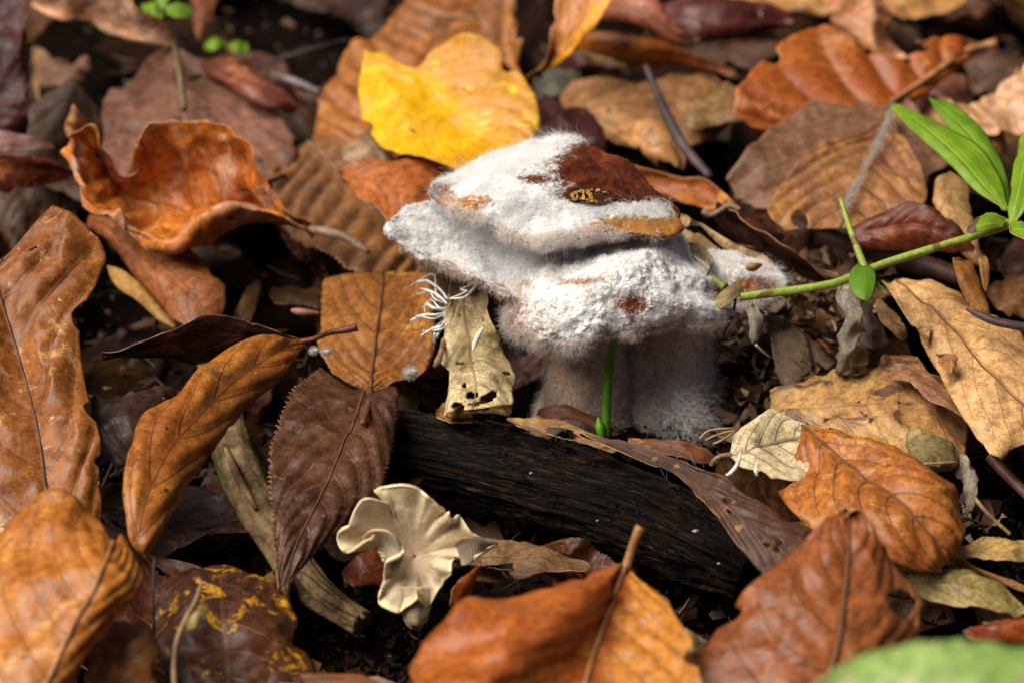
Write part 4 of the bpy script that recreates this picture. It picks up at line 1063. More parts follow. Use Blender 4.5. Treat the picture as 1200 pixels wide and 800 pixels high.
# --- bottom band
leaf('dark brown leaf speckled with yellow in the lower left',
     [[180, 820, 0, 270, 830, .2, 380, 820, 0], [166, 770, .2, 268, 770, .4, 370, 768, .1], [172, 716, .3, 262, 716, .5, 354, 730, .2], [192, 678, .2, 260, 684, .4, 332, 692, .2], [226, 664, 0, 264, 664, .1, 300, 672, 0]],
     leaf_mat('42241a', '552e18', vein='6d4426', nv=7, slope=-.3, c3='c98d22', c3amt=.5, patch=1.5, rough=.36, vstr=.4), z=.8, furrow=.06, nv=7, camber=.1)
leaf('curled brown leaf with pale torn edge in the lower left corner',
     [[96, 830, 0, 140, 830, .3, 200, 820, .3], [100, 780, .4, 140, 782, .8, 200, 776, .5], [120, 744, .6, 148, 752, .9, 194, 752, .5], [146, 726, .4, 156, 730, .6, 168, 732, .4]],
     leaf_mat('94602f', '7a4722', c3='b98d60', nv=5, rough=.45), z=1.8, rag=.06, camber=.15)
leaf('blurred orange leaf with parallel veins at the lower left edge',
     [[-90, 880, 0, 30, 850, .3, 78, 812, .3], [-70, 800, .4, 62, 786, .8, 104, 762, .5], [-60, 720, .8, 88, 732, 1.2, 138, 728, .7], [-30, 640, 1.2, 108, 694, 1.5, 164, 694, .9], [22, 592, 1.4, 122, 664, 1.6, 172, 662, 1.0], [70, 576, 1.4, 128, 646, 1.5, 160, 640, 1.0], [110, 590, 1.2, 132, 632, 1.3, 140, 628, 1.1]],
     leaf_mat('b5702c', '9d591f', vein='7c4018', nv=7, slope=.5, c3='c99050', c3amt=.4, rough=.36, vstr=.55, spots='6d4426', spotamt=.2), z=2.6, furrow=.07, nv=7, slope=.5, rib=(.08, .05), ribmat=rib_tan)
leaf('rusty leaf scrap tucked behind the small frilled mushroom',
     [[398, 670, 0, 404, 680, 0, 412, 690, 0], [412, 652, .3, 426, 668, .3, 440, 690, 0], [440, 640, .3, 450, 660, .2, 456, 690, 0]],
     leaf_mat('84401c', '642c14', nv=4, rough=.4), z=.4)
leaf('upright red-orange leaf scrap right of the small frilled mushroom',
     [[526, 712, 0, 536, 712, 0, 548, 706, 0], [528, 688, .5, 542, 686, .5, 558, 684, .4], [556, 664, .8, 562, 662, .8, 567, 658, .8]],
     leaf_mat('a54c1c', '843614', nv=4, rough=.4), z=1.2)
leaf('dull tan leaf under the log right of the small frilled mushroom',
     [[528, 640, 0, 540, 660, 0, 556, 690, 0], [566, 632, .2, 582, 654, .2, 598, 684, 0], [620, 636, .2, 632, 656, .2, 640, 678, 0], [690, 652, 0, 692, 662, 0, 694, 672, 0]],
     leaf_mat('7d5a3a', '64442a', nv=7, c3='94704a', rough=.55, spots='2c1c12', spotamt=.4), z=.0)
leaf('blurred orange leaf with upright stalk at the bottom centre',
     [[720, 659, .4, 727, 660, .6, 733, 660, .5, 746, 664, .4], [656, 668, .8, 706, 682, 1.1, 727, 684, .5, 776, 690, .7], [588, 692, 1.0, 668, 714, 1.4, 716, 712, .5, 792, 718, .9], [520, 726, 1.0, 616, 758, 1.5, 704, 748, .5, 816, 756, .9], [468, 776, .9, 560, 806, 1.4, 692, 792, .5, 828, 800, .8], [440, 850, .6, 520, 862, 1.0, 676, 860, .4, 834, 860, .6]],
     leaf_mat('a8591f', '94481a', half=('b5732e', .15), vein='7c4a2a', nv=6, slope=.5, vstr=.5, c3='b5752f', rough=.34), z=2.9, mc=2, furrow=.05, nv=6, rib=(.1, .06), ribmat=rib_tan, nvv=60,
     stalk=([(734, 664, 3.4), (738, 650, 3.6), (744, 632, 3.9), (751, 617, 4.1)], [.1, .085, .085, .11]))
leaf('blurred red-brown pointed leaf at the bottom right',
     [[770, 860, 0, 950, 860, .5, 1010, 830, .2], [800, 800, .4, 974, 790, 1.0, 1040, 772, .5], [836, 736, .8, 986, 742, 1.4, 1078, 728, .6], [880, 688, 1.2, 991, 696, 1.7, 1060, 688, .9], [936, 644, 1.5, 994, 652, 1.9, 1040, 650, 1.3], [972, 618, 1.7, 995, 620, 2.0, 1020, 626, 1.7], [995, 600, 1.9, 996, 601, 1.9, 998, 602, 1.9]],
     leaf_mat('8d4c24', '78401e', vein='552c18', nv=6, slope=.4, c3='945a34', c3amt=.4, rough=.36, vstr=.4, half=('844c2c', .5)), z=2.6, rib=(.09, .04), ribmat=rib_dark, holes=[(.42, .7, .06, .22)], camber=.12, rag=.03)
leaf('blurred green leaf closest to the camera in the bottom right corner',
     [[930, 830, 0, 944, 838, 0, 960, 850, 0], [1000, 772, .4, 1010, 816, .2, 1020, 860, 0], [1080, 748, .5, 1086, 806, .4, 1090, 860, 0], [1160, 746, .5, 1164, 804, .4, 1166, 860, 0], [1250, 752, .3, 1252, 800, .2, 1254, 860, 0]],
     leaf_mat('7d9c4a', '93ab62', vein='a8b878', nv=6, c3='b8a080', c3amt=.3, rough=.45), z=8.5, name='green_leaf', group=None)
leaf('olive tan leaf on the dark soil behind the pointed red-brown leaf',
     [[1058, 676, 0, 1064, 686, 0, 1074, 702, 0], [1104, 660, .3, 1112, 684, .4, 1124, 716, 0], [1156, 668, .3, 1160, 694, .3, 1166, 722, 0], [1204, 706, 0, 1204, 716, 0, 1200, 726, 0]],
     leaf_mat('94804a', 'a5905a', nv=6, c3='6d5c34', rough=.5, net=.3), z=1.2, furrow=.06, nv=6, rag=.05)
leaf('crinkled straw leaf at the right edge above the olive tan leaf',
     [[1108, 654, 0, 1116, 648, 0, 1122, 640, 0], [1146, 656, .2, 1150, 644, .4, 1156, 630, .2], [1180, 660, .2, 1186, 646, .4, 1188, 624, .2], [1226, 664, 0, 1228, 650, 0, 1228, 630, 0]],
     leaf_mat('b89458', '9d7a42', nv=6, c3='75582f', rough=.55), z=1.3, wob=.3, rag=.1)
leaf('narrow amber leaf strip along the lower edge of the straw leaf',
     [[1106, 646, 0, 1108, 650, 0, 1112, 656, 0], [1142, 662, .2, 1146, 668, .3, 1150, 676, 0], [1186, 678, .1, 1190, 684, .2, 1192, 692, 0], [1216, 692, 0, 1216, 694, 0, 1214, 698, 0]],
     leaf_mat('8a5c2a', '6d441f', nv=5, rough=.45), z=1.1)
leaf('red-brown leaf edge at the right side above the green corner leaf',
     [[1126, 738, 0, 1130, 742, 0, 1136, 750, 0], [1160, 724, .4, 1166, 738, .5, 1172, 756, .1], [1226, 716, .3, 1228, 734, .4, 1230, 756, .1]],
     leaf_mat('8d3f16', '702c10', nv=4, rough=.4), z=2.2)
leaf('pale yellow leaf scrap between the two blurred front leaves',
     [[792, 752, 0, 796, 760, 0, 800, 772, 0], [804, 734, .2, 808, 748, .3, 812, 766, .1], [818, 744, 0, 820, 752, 0, 818, 762, 0]],
     leaf_mat('cdb878', 'b59c5c', nv=3, rough=.5), z=2.2)
leaf('small pale scrap left of the red-brown pointed leaf tip',
     [[920, 656, 0, 924, 660, 0, 928, 664, 0], [936, 646, .2, 940, 654, .3, 944, 660, .1], [962, 640, 0, 963, 645, 0, 960, 650, 0]],
     leaf_mat('c9ae78', 'a88c58', nv=3, rough=.5), z=2.4)
leaf('pale green scrap beside the domed leaf',
     [[946, 612, 0, 950, 616, 0, 956, 622, 0], [958, 618, .1, 960, 622, .2, 962, 628, 0], [974, 624, 0, 973, 627, 0, 970, 630, 0]],
     leaf_mat('b5ab78', '94905c', nv=3, rough=.5), z=1.9)
# ------------------------------------------------------------------ fur of mould
def hair(name, strands, radius, mat, root, tip=0.35):
    """strands: (n, k, 3) world points"""
    n, k, _ = strands.shape
    b = np.zeros(3); r = root
    while r is not None:
        b = b + np.array(r.location); r = r.parent
    hc = bpy.data.hair_curves.new(name)
    hc.add_curves([k] * n)
    hc.position_data.foreach_set('vector', (strands - b).astype(np.float32).ravel())
    ra = hc.attributes.get('radius') or hc.attributes.new('radius', 'FLOAT', 'POINT')
    rad = np.asarray(radius).reshape(-1, 1) * np.linspace(1, tip, k)[None, :] * np.ones((n, 1))
    ra.data.foreach_set('value', rad.astype(np.float32).ravel())
    hc.materials.append(mat)
    o = bpy.data.objects.new(name, hc)
    COL.objects.link(o)
    o.parent = root
    o['kind'] = 'stuff'
    return o

def sample_tris(V, F, n, rng, w=None):
    T = F if F.shape[1] == 3 else np.concatenate([F[:, [0, 1, 2]], F[:, [0, 2, 3]]])
    a, b, c = V[T[:, 0]], V[T[:, 1]], V[T[:, 2]]
    cr = np.cross(b - a, c - a)
    ar = np.linalg.norm(cr, axis=1)
    nn = cr / np.maximum(ar, 1e-12)[:, None]
    p = ar.copy()
    if w is not None: p = p * np.maximum(w[T].mean(1), 0)
    p /= p.sum()
    i = rng.choice(len(T), n, p=p)
    r1 = np.sqrt(rng.random(n))[:, None]; r2 = rng.random(n)[:, None]
    pos = a[i] * (1 - r1) + b[i] * r1 * (1 - r2) + c[i] * r1 * r2
    ww = None if w is None else w[T[i]].mean(1)
    return pos, nn[i], ww

def fuzz(pos, nrm, length, rng, k=5, spread=0.5, grav=0.15, curl=0.35, clump=0.0, cfreq=3.0):
    n = len(pos)
    d = nrm + rng.normal(0, spread, (n, 3))
    if clump:
        q = pos * cfreq
        d = d + clump * np.stack([fbm(q + 11, 2, 1), fbm(q + 31, 2, 2), fbm(q + 51, 2, 3)], -1) * 2
    d[:, 2] -= grav
    d /= np.linalg.norm(d, axis=1, keepdims=True)
    L = np.asarray(length).reshape(-1, 1) * rng.uniform(0.45, 1.15, (n, 1))
    pts = [pos]
    for s in range(k - 1):
        pts.append(pts[-1] + d * L / (k - 1))
        d = d + rng.normal(0, curl, (n, 3)); d[:, 2] -= grav * 0.5
        d /= np.linalg.norm(d, axis=1, keepdims=True)
    return np.stack(pts, 1)

def fur_mat(name, c, tr=0.25):
    m = NT(name)
    m.set(Base_Color=lin(c), Roughness=0.75, Specular_IOR_Level=0.15)
    t = m.n.new('ShaderNodeBsdfTranslucent'); m.put(t.inputs[0], lin(c))
    mx = m.n.new('ShaderNodeMixShader'); mx.inputs[0].default_value = tr
    m.t.links.new(m.bsdf.outputs[0], mx.inputs[1]); m.t.links.new(t.outputs[0], mx.inputs[2]); m.t.links.new(mx.outputs[0], m.out.inputs[0])
    return m.m

FUR_WHITE = fur_mat('mould_white', 'f4f5f5', .3)
FUR_PINK = fur_mat('mould_pinkish', 'd8c6ba')
FUR_GREY = fur_mat('mould_grey', 'b4b0ac')

def cap_mat(name, brown1, brown2, white='eef0f0', gloss=0.25, pink='d2c8c2'):
    m = NT(name)
    oc = m.coord('Object', (2, 5, 1))
    n = m.noise(oc, 1.4, 5, 0.65, 0.5)
    f = m.noise(oc, 9.0, 3, 0.7)
    br = m.mix(m.ramp(n, 0.35, 0.65), lin(brown1), lin(brown2))
    br = m.mix(m.ramp(m.math('ADD', m.attr('amber'), m.math('MULTIPLY', m.math('SUBTRACT', n, .5), 1.6)), .25, .8), br, lin('a06c36'))
    mk = m.math('ADD', m.attr('mould'), m.math('MULTIPLY', m.math('SUBTRACT', f, 0.5), 1.6))
    mk = m.math('ADD', mk, m.math('MULTIPLY', m.math('SUBTRACT', m.noise(oc, 3.2, 4, .7, .8), .5), 1.1))
    mk = m.ramp(mk, 0.15, 0.85)
    wh = m.mix(m.ramp(m.noise(oc, 3.0, 4), 0.4, 0.7), lin(white), lin(pink))
    g = m.ramp(m.noise(oc, 14.0, 3, 0.8), 0.3, 0.65, 0.7, 1.05)
    hs = m.n.new('ShaderNodeHueSaturation'); m.put(hs.inputs['Value'], g); m.put(hs.inputs['Color'], wh)
    col = m.mix(mk, br, hs.outputs[0])
    ro = m.math('ADD', m.math('MULTIPLY', mk, 0.9 - gloss), gloss)
    nrm = m.bump(m.math('ADD', m.math('MULTIPLY', f, m.math('ADD', m.math('MULTIPLY', mk, 0.8), 0.15)), m.math('MULTIPLY', n, 0.6)), 0.7, 0.08)
    return m.set(Base_Color=col, Roughness=ro, Normal=nrm, Specular_IOR_Level=0.5)

def cap_geo(center, rim, p=2.0, nt=46, na=150, edge=0.25, lump=0.1, lf=1.6, seed=0, fold=0.0, under=0.45, undd=0.9, grain=0.06):
    """body with a domed face towards the viewer: centre and rim given as (px,py,nearness)"""
    rim = np.array(rim, float); c = np.array(center, float)
    a = np.arange(na) / na
    R = catmull(rim, a, closed=True)
    rows, ts = [], []
    tt = np.linspace(0, 1, nt) ** 0.8
    for t in tt:
        q = c + (R - c) * t
        q[:, 2] = c[2] + (R[:, 2] - c[2]) * t ** p
        rows.append(q); ts.append(np.full(na, t))
    for s in np.linspace(0.15, 1, 7):                      # rolled rim, then the underside going back
        ang = s * math.pi
        q = R.copy()
        dirv = (R - c)[:, :2]; dirv = dirv / np.linalg.norm(dirv, axis=1, keepdims=True)
        q[:, :2] += dirv * (edge * 50 * 0.35) * math.sin(ang)
        q[:, 2] -= edge * (1 - math.cos(ang)) * 0.5
        rows.append(q); ts.append(np.full(na, 1 + 0.05 * s))
    for s in np.linspace(0.2, 1, 6):
        q = R + (c - R) * (1 - under) * s
        q[:, 2] = R[:, 2] - edge - undd * s
        rows.append(q); ts.append(np.full(na, 1.05 + 0.3 * s))
    rows = np.array(rows)
    W = np.array([[Q(*x) for x in r] for r in rows])
    T = np.array(ts)
    closed = np.concatenate([W, W[:, :1]], 1)
    N = gridnormals(closed)[:, :-1]
    if np.sum(N[:nt] * (CAM - W[:nt]), -1).mean() < 0: N = -N
    N[0] = N[1].mean(0) / np.linalg.norm(N[1].mean(0))
    disp = lump * fbm(W * lf + seed, 4, seed) + grain * np.abs(fbm(W * 4.2, 4, seed + 3))
    if fold: disp = disp + fold * fbm(np.stack([np.cos(a * 6.283)[None] * 4 + 0 * T, np.sin(a * 6.283)[None] * 4 + 0 * T, T], -1), 2, seed + 9) * np.clip(T, 0, 1) ** 2
    W = W + N * disp[..., None]
    F = gridfaces(len(rows), na, True)
    # face orientation towards the viewer on the dome
    v = W.reshape(-1, 3)
    f0 = F[na * 5 + 3]
    nn = np.cross(v[f0[1]] - v[f0[0]], v[f0[2]] - v[f0[0]])
    if np.dot(nn, CAM - v[f0[0]]) < 0: F = F[:, ::-1]
    return v, F, T.reshape(-1), rows.reshape(-1, 3)

def blob(x, y, cx, cy, rx, ry):
    return np.exp(-(((x - cx) / rx) ** 2 + ((y - cy) / ry) ** 2))

def mouldy_mushroom():
    rng = np.random.default_rng(21)
    root = empty('mouldy_mushroom', P(725, 500, -0.6), 'collapsed brown mushroom smothered in fluffy white mould', 'mushroom')
    # --- stems
    stem_m = cap_mat('stem_skin', 'b8977a', '94704f', white='e4dad0', gloss=0.55, pink='c4ab98')
    for (bx, by, tx, ty, r0, r1, sd) in ((688, 508, 690, 385, 1.0, 0.85, 3), (778, 500, 776, 380, 1.02, 0.9, 8)):
        b0 = P(bx, by, -1.0)
        ht = (by - ty) / 39.0 + 0.8
        ax = np.linspace(0, 1, 40)
        top = b0 + np.array([(tx - bx) / 50.0, 0.3, ht + 0.6])
        path = [b0 + (top - b0) * s for s in (0, .3, .6, 1)]
        V, F, uv = tube_geo(path, [r0 * 1.12, r0, r1 * 0.92, r1 * 1.1], sides=56, n=44, rough=0.16, seed=sd, ridges=2.5, cap=False)
        mk = 0.35 + 0.5 * fbm(V * [1.5, 1.5, 0.5], 3, sd)
        st = obj('stem', V, F[:, ::-1].copy(), stem_m, root, attrs={'mould': mk})
        pos, nr, _ = sample_tris(V, F[:, ::-1], 16000, rng)
        if np.mean(np.sum(nr * (pos - pos.mean(0)), 1)) < 0: nr = -nr
        g = fbm(pos * [1.2, 1.2, 0.4], 2, sd + 4)
        keep = g > -0.25 + rng.normal(0, .15, len(g))
        S = fuzz(pos[keep], nr[keep] + [0, 0, -0.5], 0.22 + 0.3 * np.clip(g[keep], 0, 1), rng, spread=0.5, grav=0.28, curl=0.5, clump=.3)
        hair('stem_fuzz', S, 0.0024, fur_mat('mould_beige', 'efe4da') if sd == 3 else fur_mat('mould_blueish', 'eef0f2'), st)
    # --- left inner lobe behind (dark fuzzy underside between the caps)
    V, F, T, X = cap_geo((562, 350, 1.0), [(505, 300, .9), (560, 290, 1.0), (612, 310, 1.2), (618, 360, 1.2), (605, 402, 1.0), (580, 400, .8), (552, 378, .7), (524, 345, .7)], 2.2, nt=24, na=70, seed=41, lump=.12)
    ul = obj('underside_lobe', V, F, cap_mat('underside_skin', '6d4c3a', '4a3226', white='8d7868', gloss=.6, pink='7a6050'), root, attrs={'mould': 0.3 + 0.4 * fbm(V, 3, 2)})
    pos, nr, _ = sample_tris(V, F, 9000, rng)
    S = fuzz(pos, nr + [0, 0, -0.35], 0.4, rng, spread=0.6, grav=0.2, curl=0.6)
    hair('underside_fuzz', S, 0.0024, fur_mat('mould_brown', '8a7464'), ul)
    # --- lower cap
    rimL = [(604, 352, 2.2), (622, 318, 2.0), (650, 292, 1.8), (700, 274, 1.6), (752, 270, 1.6), (792, 282, 1.7), (822, 316, 1.9), (846, 348, 2.0), (862, 370, 2.1), (838, 378, 2.6), (800, 384, 3.2), (762, 388, 3.5), (735, 394, 3.6), (700, 394, 3.7), (664, 400, 3.6), (628, 398, 3.2), (606, 384, 2.7)]
    V, F, T, X = cap_geo((716, 338, 4.0), rimL, 2.3, nt=110, na=380, lump=.2, lf=1.3, seed=5, fold=.15, edge=.32, grain=.13)
    x, y = X[:, 0], X[:, 1]
    mk = 0.9 + 0.35 * fbm(V * 1.2, 3, 6) - 1.1 * blob(x, y, 739, 357, 16, 9) - .7 * blob(x, y, 680, 330, 26, 6) - .45 * np.clip((T - .8) / .2, 0, 1) * (y > 330) - 1.0 * (T > 1.12) - .25 * blob(x, y, 625, 372, 40, 18)
    lc = obj('lower_cap', V, F, cap_mat('lower_cap_skin', '8a5234', '6d3c28'), root, attrs={'mould': mk})
    front = (T < 1.06).astype(float)
    w = np.clip(mk, 0, 1) * front
    pos, nr, ww = sample_tris(V, F, 52000, rng, np.clip(w - .3, 0, 1) * np.clip(.45 + fbm(V * 3.2, 3, 77) * 1.3, .05, 1) + 0.01)
    g = fbm(pos * 2.6, 3, 12)
    S = fuzz(pos, nr, 0.05 + 0.11 * np.clip(g + .2, 0, 1) ** 1.5, rng, k=5, spread=.9, grav=.08, curl=.8, clump=.6, cfreq=3.5)
    hair('mould_fuzz', S, 0.0022, FUR_WHITE, lc, .6)
    w2 = ((T > 0.9) & (T < 1.12) & (y > 330)).astype(float)
    pos, nr, ww = sample_tris(V, F, 11000, rng, w2 * np.clip(fbm(V * 2.2, 3, 61) + .35, .03, 1))
    S = fuzz(pos, nr * .8 + [0, -.1, -0.6], 0.07 + .2 * np.clip(fbm(pos * 3, 2, 3) + .3, 0, 1), rng, spread=.5, grav=.2, curl=.6, clump=.6, cfreq=4)
    hair('rim_fringe', S, 0.0024, FUR_PINK, lc)
    w3 = ((T > 0.95) & (T < 1.2) & (y > 360) & (x < 690)).astype(float)
    pos, nr, ww = sample_tris(V, F, 3500, rng, w3)
    S = fuzz(pos, nr * .6 + [0, -.1, -0.5], 0.34, rng, spread=.7, grav=.2, curl=.7)
    hair('rim_fringe', S, 0.0022, FUR_GREY, lc)
    # --- left upper lobe (white sloping face)
    rimB = [(455, 264, 1.9), (468, 250, 1.5), (494, 238, 1.3), (520, 240, 1.8), (552, 250, 2.2), (596, 268, 2.6), (636, 292, 2.8), (640, 320, 2.7), (622, 348, 2.5), (592, 344, 2.5), (560, 326, 2.4), (524, 312, 2.2), (490, 298, 2.1), (466, 282, 2.0)]
    V, F, T, X = cap_geo((556, 284, 1.35), rimB, 1.6, nt=54, na=240, lump=.1, lf=1.1, seed=15, edge=.09, fold=.12, undd=1.7, grain=.06)
    x, y = X[:, 0], X[:, 1]
    mk = .95 + .25 * fbm(V * 1.1, 3, 8) - .8 * (T > 1.1) - .3 * ((T > .95) & (y > 300)) - .5 * blob(x, y, 470, 268, 16, 8)
    ll = obj('side_lobe', V, F, cap_mat('side_lobe_skin', '94644a', '75493a', white='d9dadb', pink='cdc0b8'), root, attrs={'mould': mk})
    pos, nr, ww = sample_tris(V, F, 26000, rng, np.clip(mk, 0, 1) * (T < 1.06) + .01)
    S = fuzz(pos, nr, .08, rng, k=5, spread=.9, grav=.1, curl=.8, clump=.5)
    hair('mould_fuzz', S, .0024, FUR_WHITE, ll, .6)
    pos, nr, ww = sample_tris(V, F, 7000, rng, ((T > .92) & (T < 1.15) & (y > 285)).astype(float) * np.clip(fbm(V * 1.6, 3, 62) + .35, .05, 1))
    S = fuzz(pos, nr * .6 + [0, 0, -.7], .3, rng, spread=.5, grav=.2, curl=.6)
    hair('rim_fringe', S, .0022, FUR_PINK, ll)
    # --- upper cap
    rimU = [(654, 165, .9), (690, 172, 1.0), (722, 190, 1.2), (748, 212, 1.5), (774, 236, 1.9), (794, 262, 2.3), (782, 276, 2.9), (748, 274, 3.3), (708, 272, 3.6), (672, 276, 3.7), (636, 284, 3.6), (604, 278, 3.3), (572, 262, 3.0), (546, 250, 2.7), (524, 240, 2.3), (504, 226, 1.8), (522, 208, 1.4), (566, 190, 1.1), (612, 174, .9)]
    V, F, T, X = cap_geo((652, 226, 3.1), rimU, 1.9, nt=84, na=320, lump=.15, lf=1.0, seed=25, edge=.26, fold=.14, grain=.06)
    x, y = X[:, 0], X[:, 1]
    mk = .95 + .3 * fbm(V * 1.1, 3, 18) - 2.1 * blob(x, y, 708, 196, 52, 28) - 1.2 * blob(x, y, 745, 222, 24, 20) - 1.1 * blob(x, y, 690, 232, 34, 10) - 1.3 * blob(x, y, 556, 238, 22, 10) - .9 * blob(x, y, 514, 224, 20, 12) - .95 * blob(x, y, 715, 262, 34, 9) - 1.1 * blob(x, y, 770, 268, 32, 9) - .8 * blob(x, y, 626, 213, 16, 5) - .5 * (T > 1.1) - .55 * np.clip((T - .82) / .16, 0, 1) * (y > 215)
    mk = mk + .8 * blob(x, y, 735, 246, 50, 7) + .6 * blob(x, y, 655, 250, 50, 12)
    uc = obj('upper_cap', V, F, cap_mat('upper_cap_skin', '3c160a', '6d3519', gloss=.1), root, attrs={'mould': mk, 'amber': np.clip(blob(x, y, 715, 263, 60, 12) + blob(x, y, 770, 266, 36, 14) + .8 * blob(x, y, 545, 238, 40, 16), 0, 1)})
    front = (T < 1.06)
    pos, nr, ww = sample_tris(V, F, 48000, rng, np.clip(mk - .35, 0, 1) * front * np.clip(.5 + fbm(V * 2.2, 3, 78) * 1.3, .06, 1) )
    g = fbm(pos * 2.2, 3, 33)
    comb = np.array([-.5, -.2, 0.1])
    S = fuzz(pos, nr * .8 + comb * .5, 0.06 + .2 * np.clip(g + .1, 0, 1) ** 1.5, rng, k=6, spread=.7, grav=.1, curl=.6, clump=.7, cfreq=2.5)
    hair('mould_fuzz', S, .0021, FUR_WHITE, uc, .55)
    pos, nr, ww = sample_tris(V, F, 12000, rng, ((T > .9) & (T < 1.12) & (y > 236) & (x < 770)).astype(float) * np.clip(mk + .2, 0.05, 1) * np.clip(fbm(V * 1.8, 3, 63) + .35, .05, 1))
    S = fuzz(pos, nr * .8 + [0, 0, -.4], .18, rng, spread=.6, grav=.15, curl=.6, clump=.5)
    hair('rim_fringe', S, .0024, fur_mat('mould_pale', 'e6ddd6'), uc)
    pos, nr, ww = sample_tris(V, F, 2600, rng, ((T > .85) & (T < 1.1) & (y < 236) & (x < 660)).astype(float))
    S = fuzz(pos, nr, .2, rng, spread=.9, grav=0, curl=.7)
    hair('rim_fringe', S, .0018, FUR_WHITE, uc)
    # long combed threads lying over the cap and drawn down to the lobe below
    pos, nr, ww = sample_tris(V, F, 2600, rng, np.clip(mk - .2, 0, 1) * front)
    tang = comb - nr * np.sum(nr * comb, 1, keepdims=True)
    S = fuzz(pos + nr * .04, tang * 2.0 + nr * .1, .4, rng, k=7, spread=.3, grav=.05, curl=.22, clump=.5, cfreq=1.5)
    hair('mould_thread', S, .002, FUR_WHITE, uc)
    pos, nr, ww = sample_tris(V, F, 900, rng, ((T > .85) & (T < 1.08) & (y > 240) & (x < 680)).astype(float))
    S = fuzz(pos, nr * .2 + [-.1, .1, -1.0], .5, rng, k=7, spread=.3, grav=.1, curl=.25, clump=.4)
    hair('mould_thread', S, .0014, FUR_GREY, uc)
    # --- torn yellow pore layer showing in a hole of the upper cap
    pm = simple_mat('pore_flesh', 'b98a3c', '8a5820', 4.0, .45, .5)
    dark = simple_mat('pore_hole', '4a2a10', '2c180a', 4.0, .5)
    def surf(px, py):
        i = np.argmin((x - px) ** 2 + (y - py) ** 2 + 1e4 * (T > 1.0))
        return V[i]
    ring = [(662, 230), (672, 222), (690, 221), (708, 226), (720, 234), (708, 240), (688, 242), (670, 238)]
    cen = surf(690, 231) + 0.02 * (CAM - surf(690, 231)) / DIST
    pts = [surf(a, b) + (CAM - surf(a, b)) / DIST * 0.10 for a, b in ring]
    cc = np.mean(pts, 0) - (CAM - cen) / DIST * 0.02
    vv = [cc] + pts
    ff = [[0, 1 + k, 1 + (k + 1) % 8] for k in range(8)]
    tp = obj('torn_hole', np.array(vv), ff, dark, uc)
    toc = (CAM - cen) / DIST
    lf = [[(666, 227), (668, 231), (671, 237)], [(680, 223), (681, 231), (682, 240)], [(697, 223), (698, 232), (697, 240)], [(712, 229), (713, 233), (710, 238)]]
    rows = [[q for k, pt in enumerate(r_) for q in (surf(*pt) + toc * (.12 if k == 1 else .05))] for r_ in lf]
    G, U, Vs, N, flip, sd = leaf_grid(rows, raw=True, wob=.0, camber=.0, rag=.35, nu=80, nvv=44)
    G = G + N * (.16 * fbm(G * 4, 4, 8))[..., None]
    leaf_mesh('torn_flesh', G, U, Vs, flip, pm, uc, holes=[(.14, .1, .05, .3), (.3, -.2, .07, .5), (.44, .2, .06, .6), (.64, -.3, .05, .4), (.8, .3, .05, .35)], seed=sd, thick=.05)
    # --- wispy mould spreading right of the foot
    c = np.array([P(800 + rng.normal(0, 15), 440 + rng.normal(0, 34), rng.uniform(-.2, 1.4)) for _ in range(4200)])
    S = fuzz(c, np.array([.5, -.2, -.3]) + 0 * c, .6, rng, k=6, spread=.45, grav=.12, curl=.25, clump=.7, cfreq=1.2)
    hair('foot_mould', S, .0014, FUR_WHITE, root)
    c = np.array([P(835 + rng.normal(0, 26), 478 + rng.normal(0, 14), rng.uniform(-.7, .1)) for _ in range(1500)])
    S = fuzz(c, np.array([.3, -.2, .1]) + 0 * c, .35, rng, k=6, spread=.8, grav=.05, curl=.4, clump=.8, cfreq=1.6)
    hair('foot_mould', S, .0014, FUR_WHITE, root)
    return root
mouldy_mushroom()

def mouldy_fragment():
    rng = np.random.default_rng(5)
    root = empty('mouldy_cap_fragment', P(862, 345, 1.2), 'broken cap piece with orange patch and white mould, right of the mushroom', 'mushroom piece')
    V, F, T, X = cap_geo((858, 326, 1.3), [(806, 310, 1.0), (832, 296, .8), (864, 300, .6), (896, 312, .5), (914, 326, .5), (906, 346, .8), (876, 360, 1.2), (844, 358, 1.5), (822, 340, 1.4)], 2, nt=26, na=90, lump=.16, seed=51, edge=.2)
    x, y = X[:, 0], X[:, 1]
    mk = .8 + .5 * fbm(V * 1.3, 3, 4) - 1.2 * blob(x, y, 880, 334, 24, 9) - .5 * blob(x, y, 860, 350, 30, 8)
    o = obj('fragment_skin', V, F, cap_mat('fragment_skin', 'b5713f', '94532c', pink='d8b8a0'), root, attrs={'mould': mk})
    pos, nr, w = sample_tris(V, F, 8000, rng, np.clip(mk, 0, 1) * (T < 1.06) + .01)
    hair('mould_fuzz', fuzz(pos, nr, .08, rng, k=4, spread=.8, grav=0, curl=.4, clump=.5), .0035, FUR_WHITE, o)
    pos, nr, w = sample_tris(V, F, 420, rng, ((x > 880) & (T < 1.1)).astype(float))
    hair('mould_fuzz', fuzz(pos, nr * .4 + [.8, 0, .1], .35, rng, spread=.9, grav=0, curl=.6), .002, FUR_WHITE, o)
mouldy_fragment()

# white mould along the midrib of the round brown leaf
def rib_mould():
    rng = np.random.default_rng(9)
    path = catmull(np.array([P(1048, 122, 2.6), P(1038, 148, 2.6), P(1027, 172, 2.5), P(1010, 204, 2.55), P(996, 232, 2.55), P(988, 250, 2.5)]), rng.random(1500))
    cl = 0.5 + 0.5 * n1(path[:, 1] * 2.2, 3)
    path = path + rng.normal(0, 1, path.shape) * [.05, .03, .02] * (0.3 + cl[:, None])
    S = fuzz(path, np.array([0, 0, .6]) + 0 * path, (.07 + .12 * cl), rng, k=4, spread=.8, grav=0, curl=.4)
    hair('mould_streak', S, .0055, fur_mat('mould_streak', 'b9b2aa'), t19)
rib_mould()

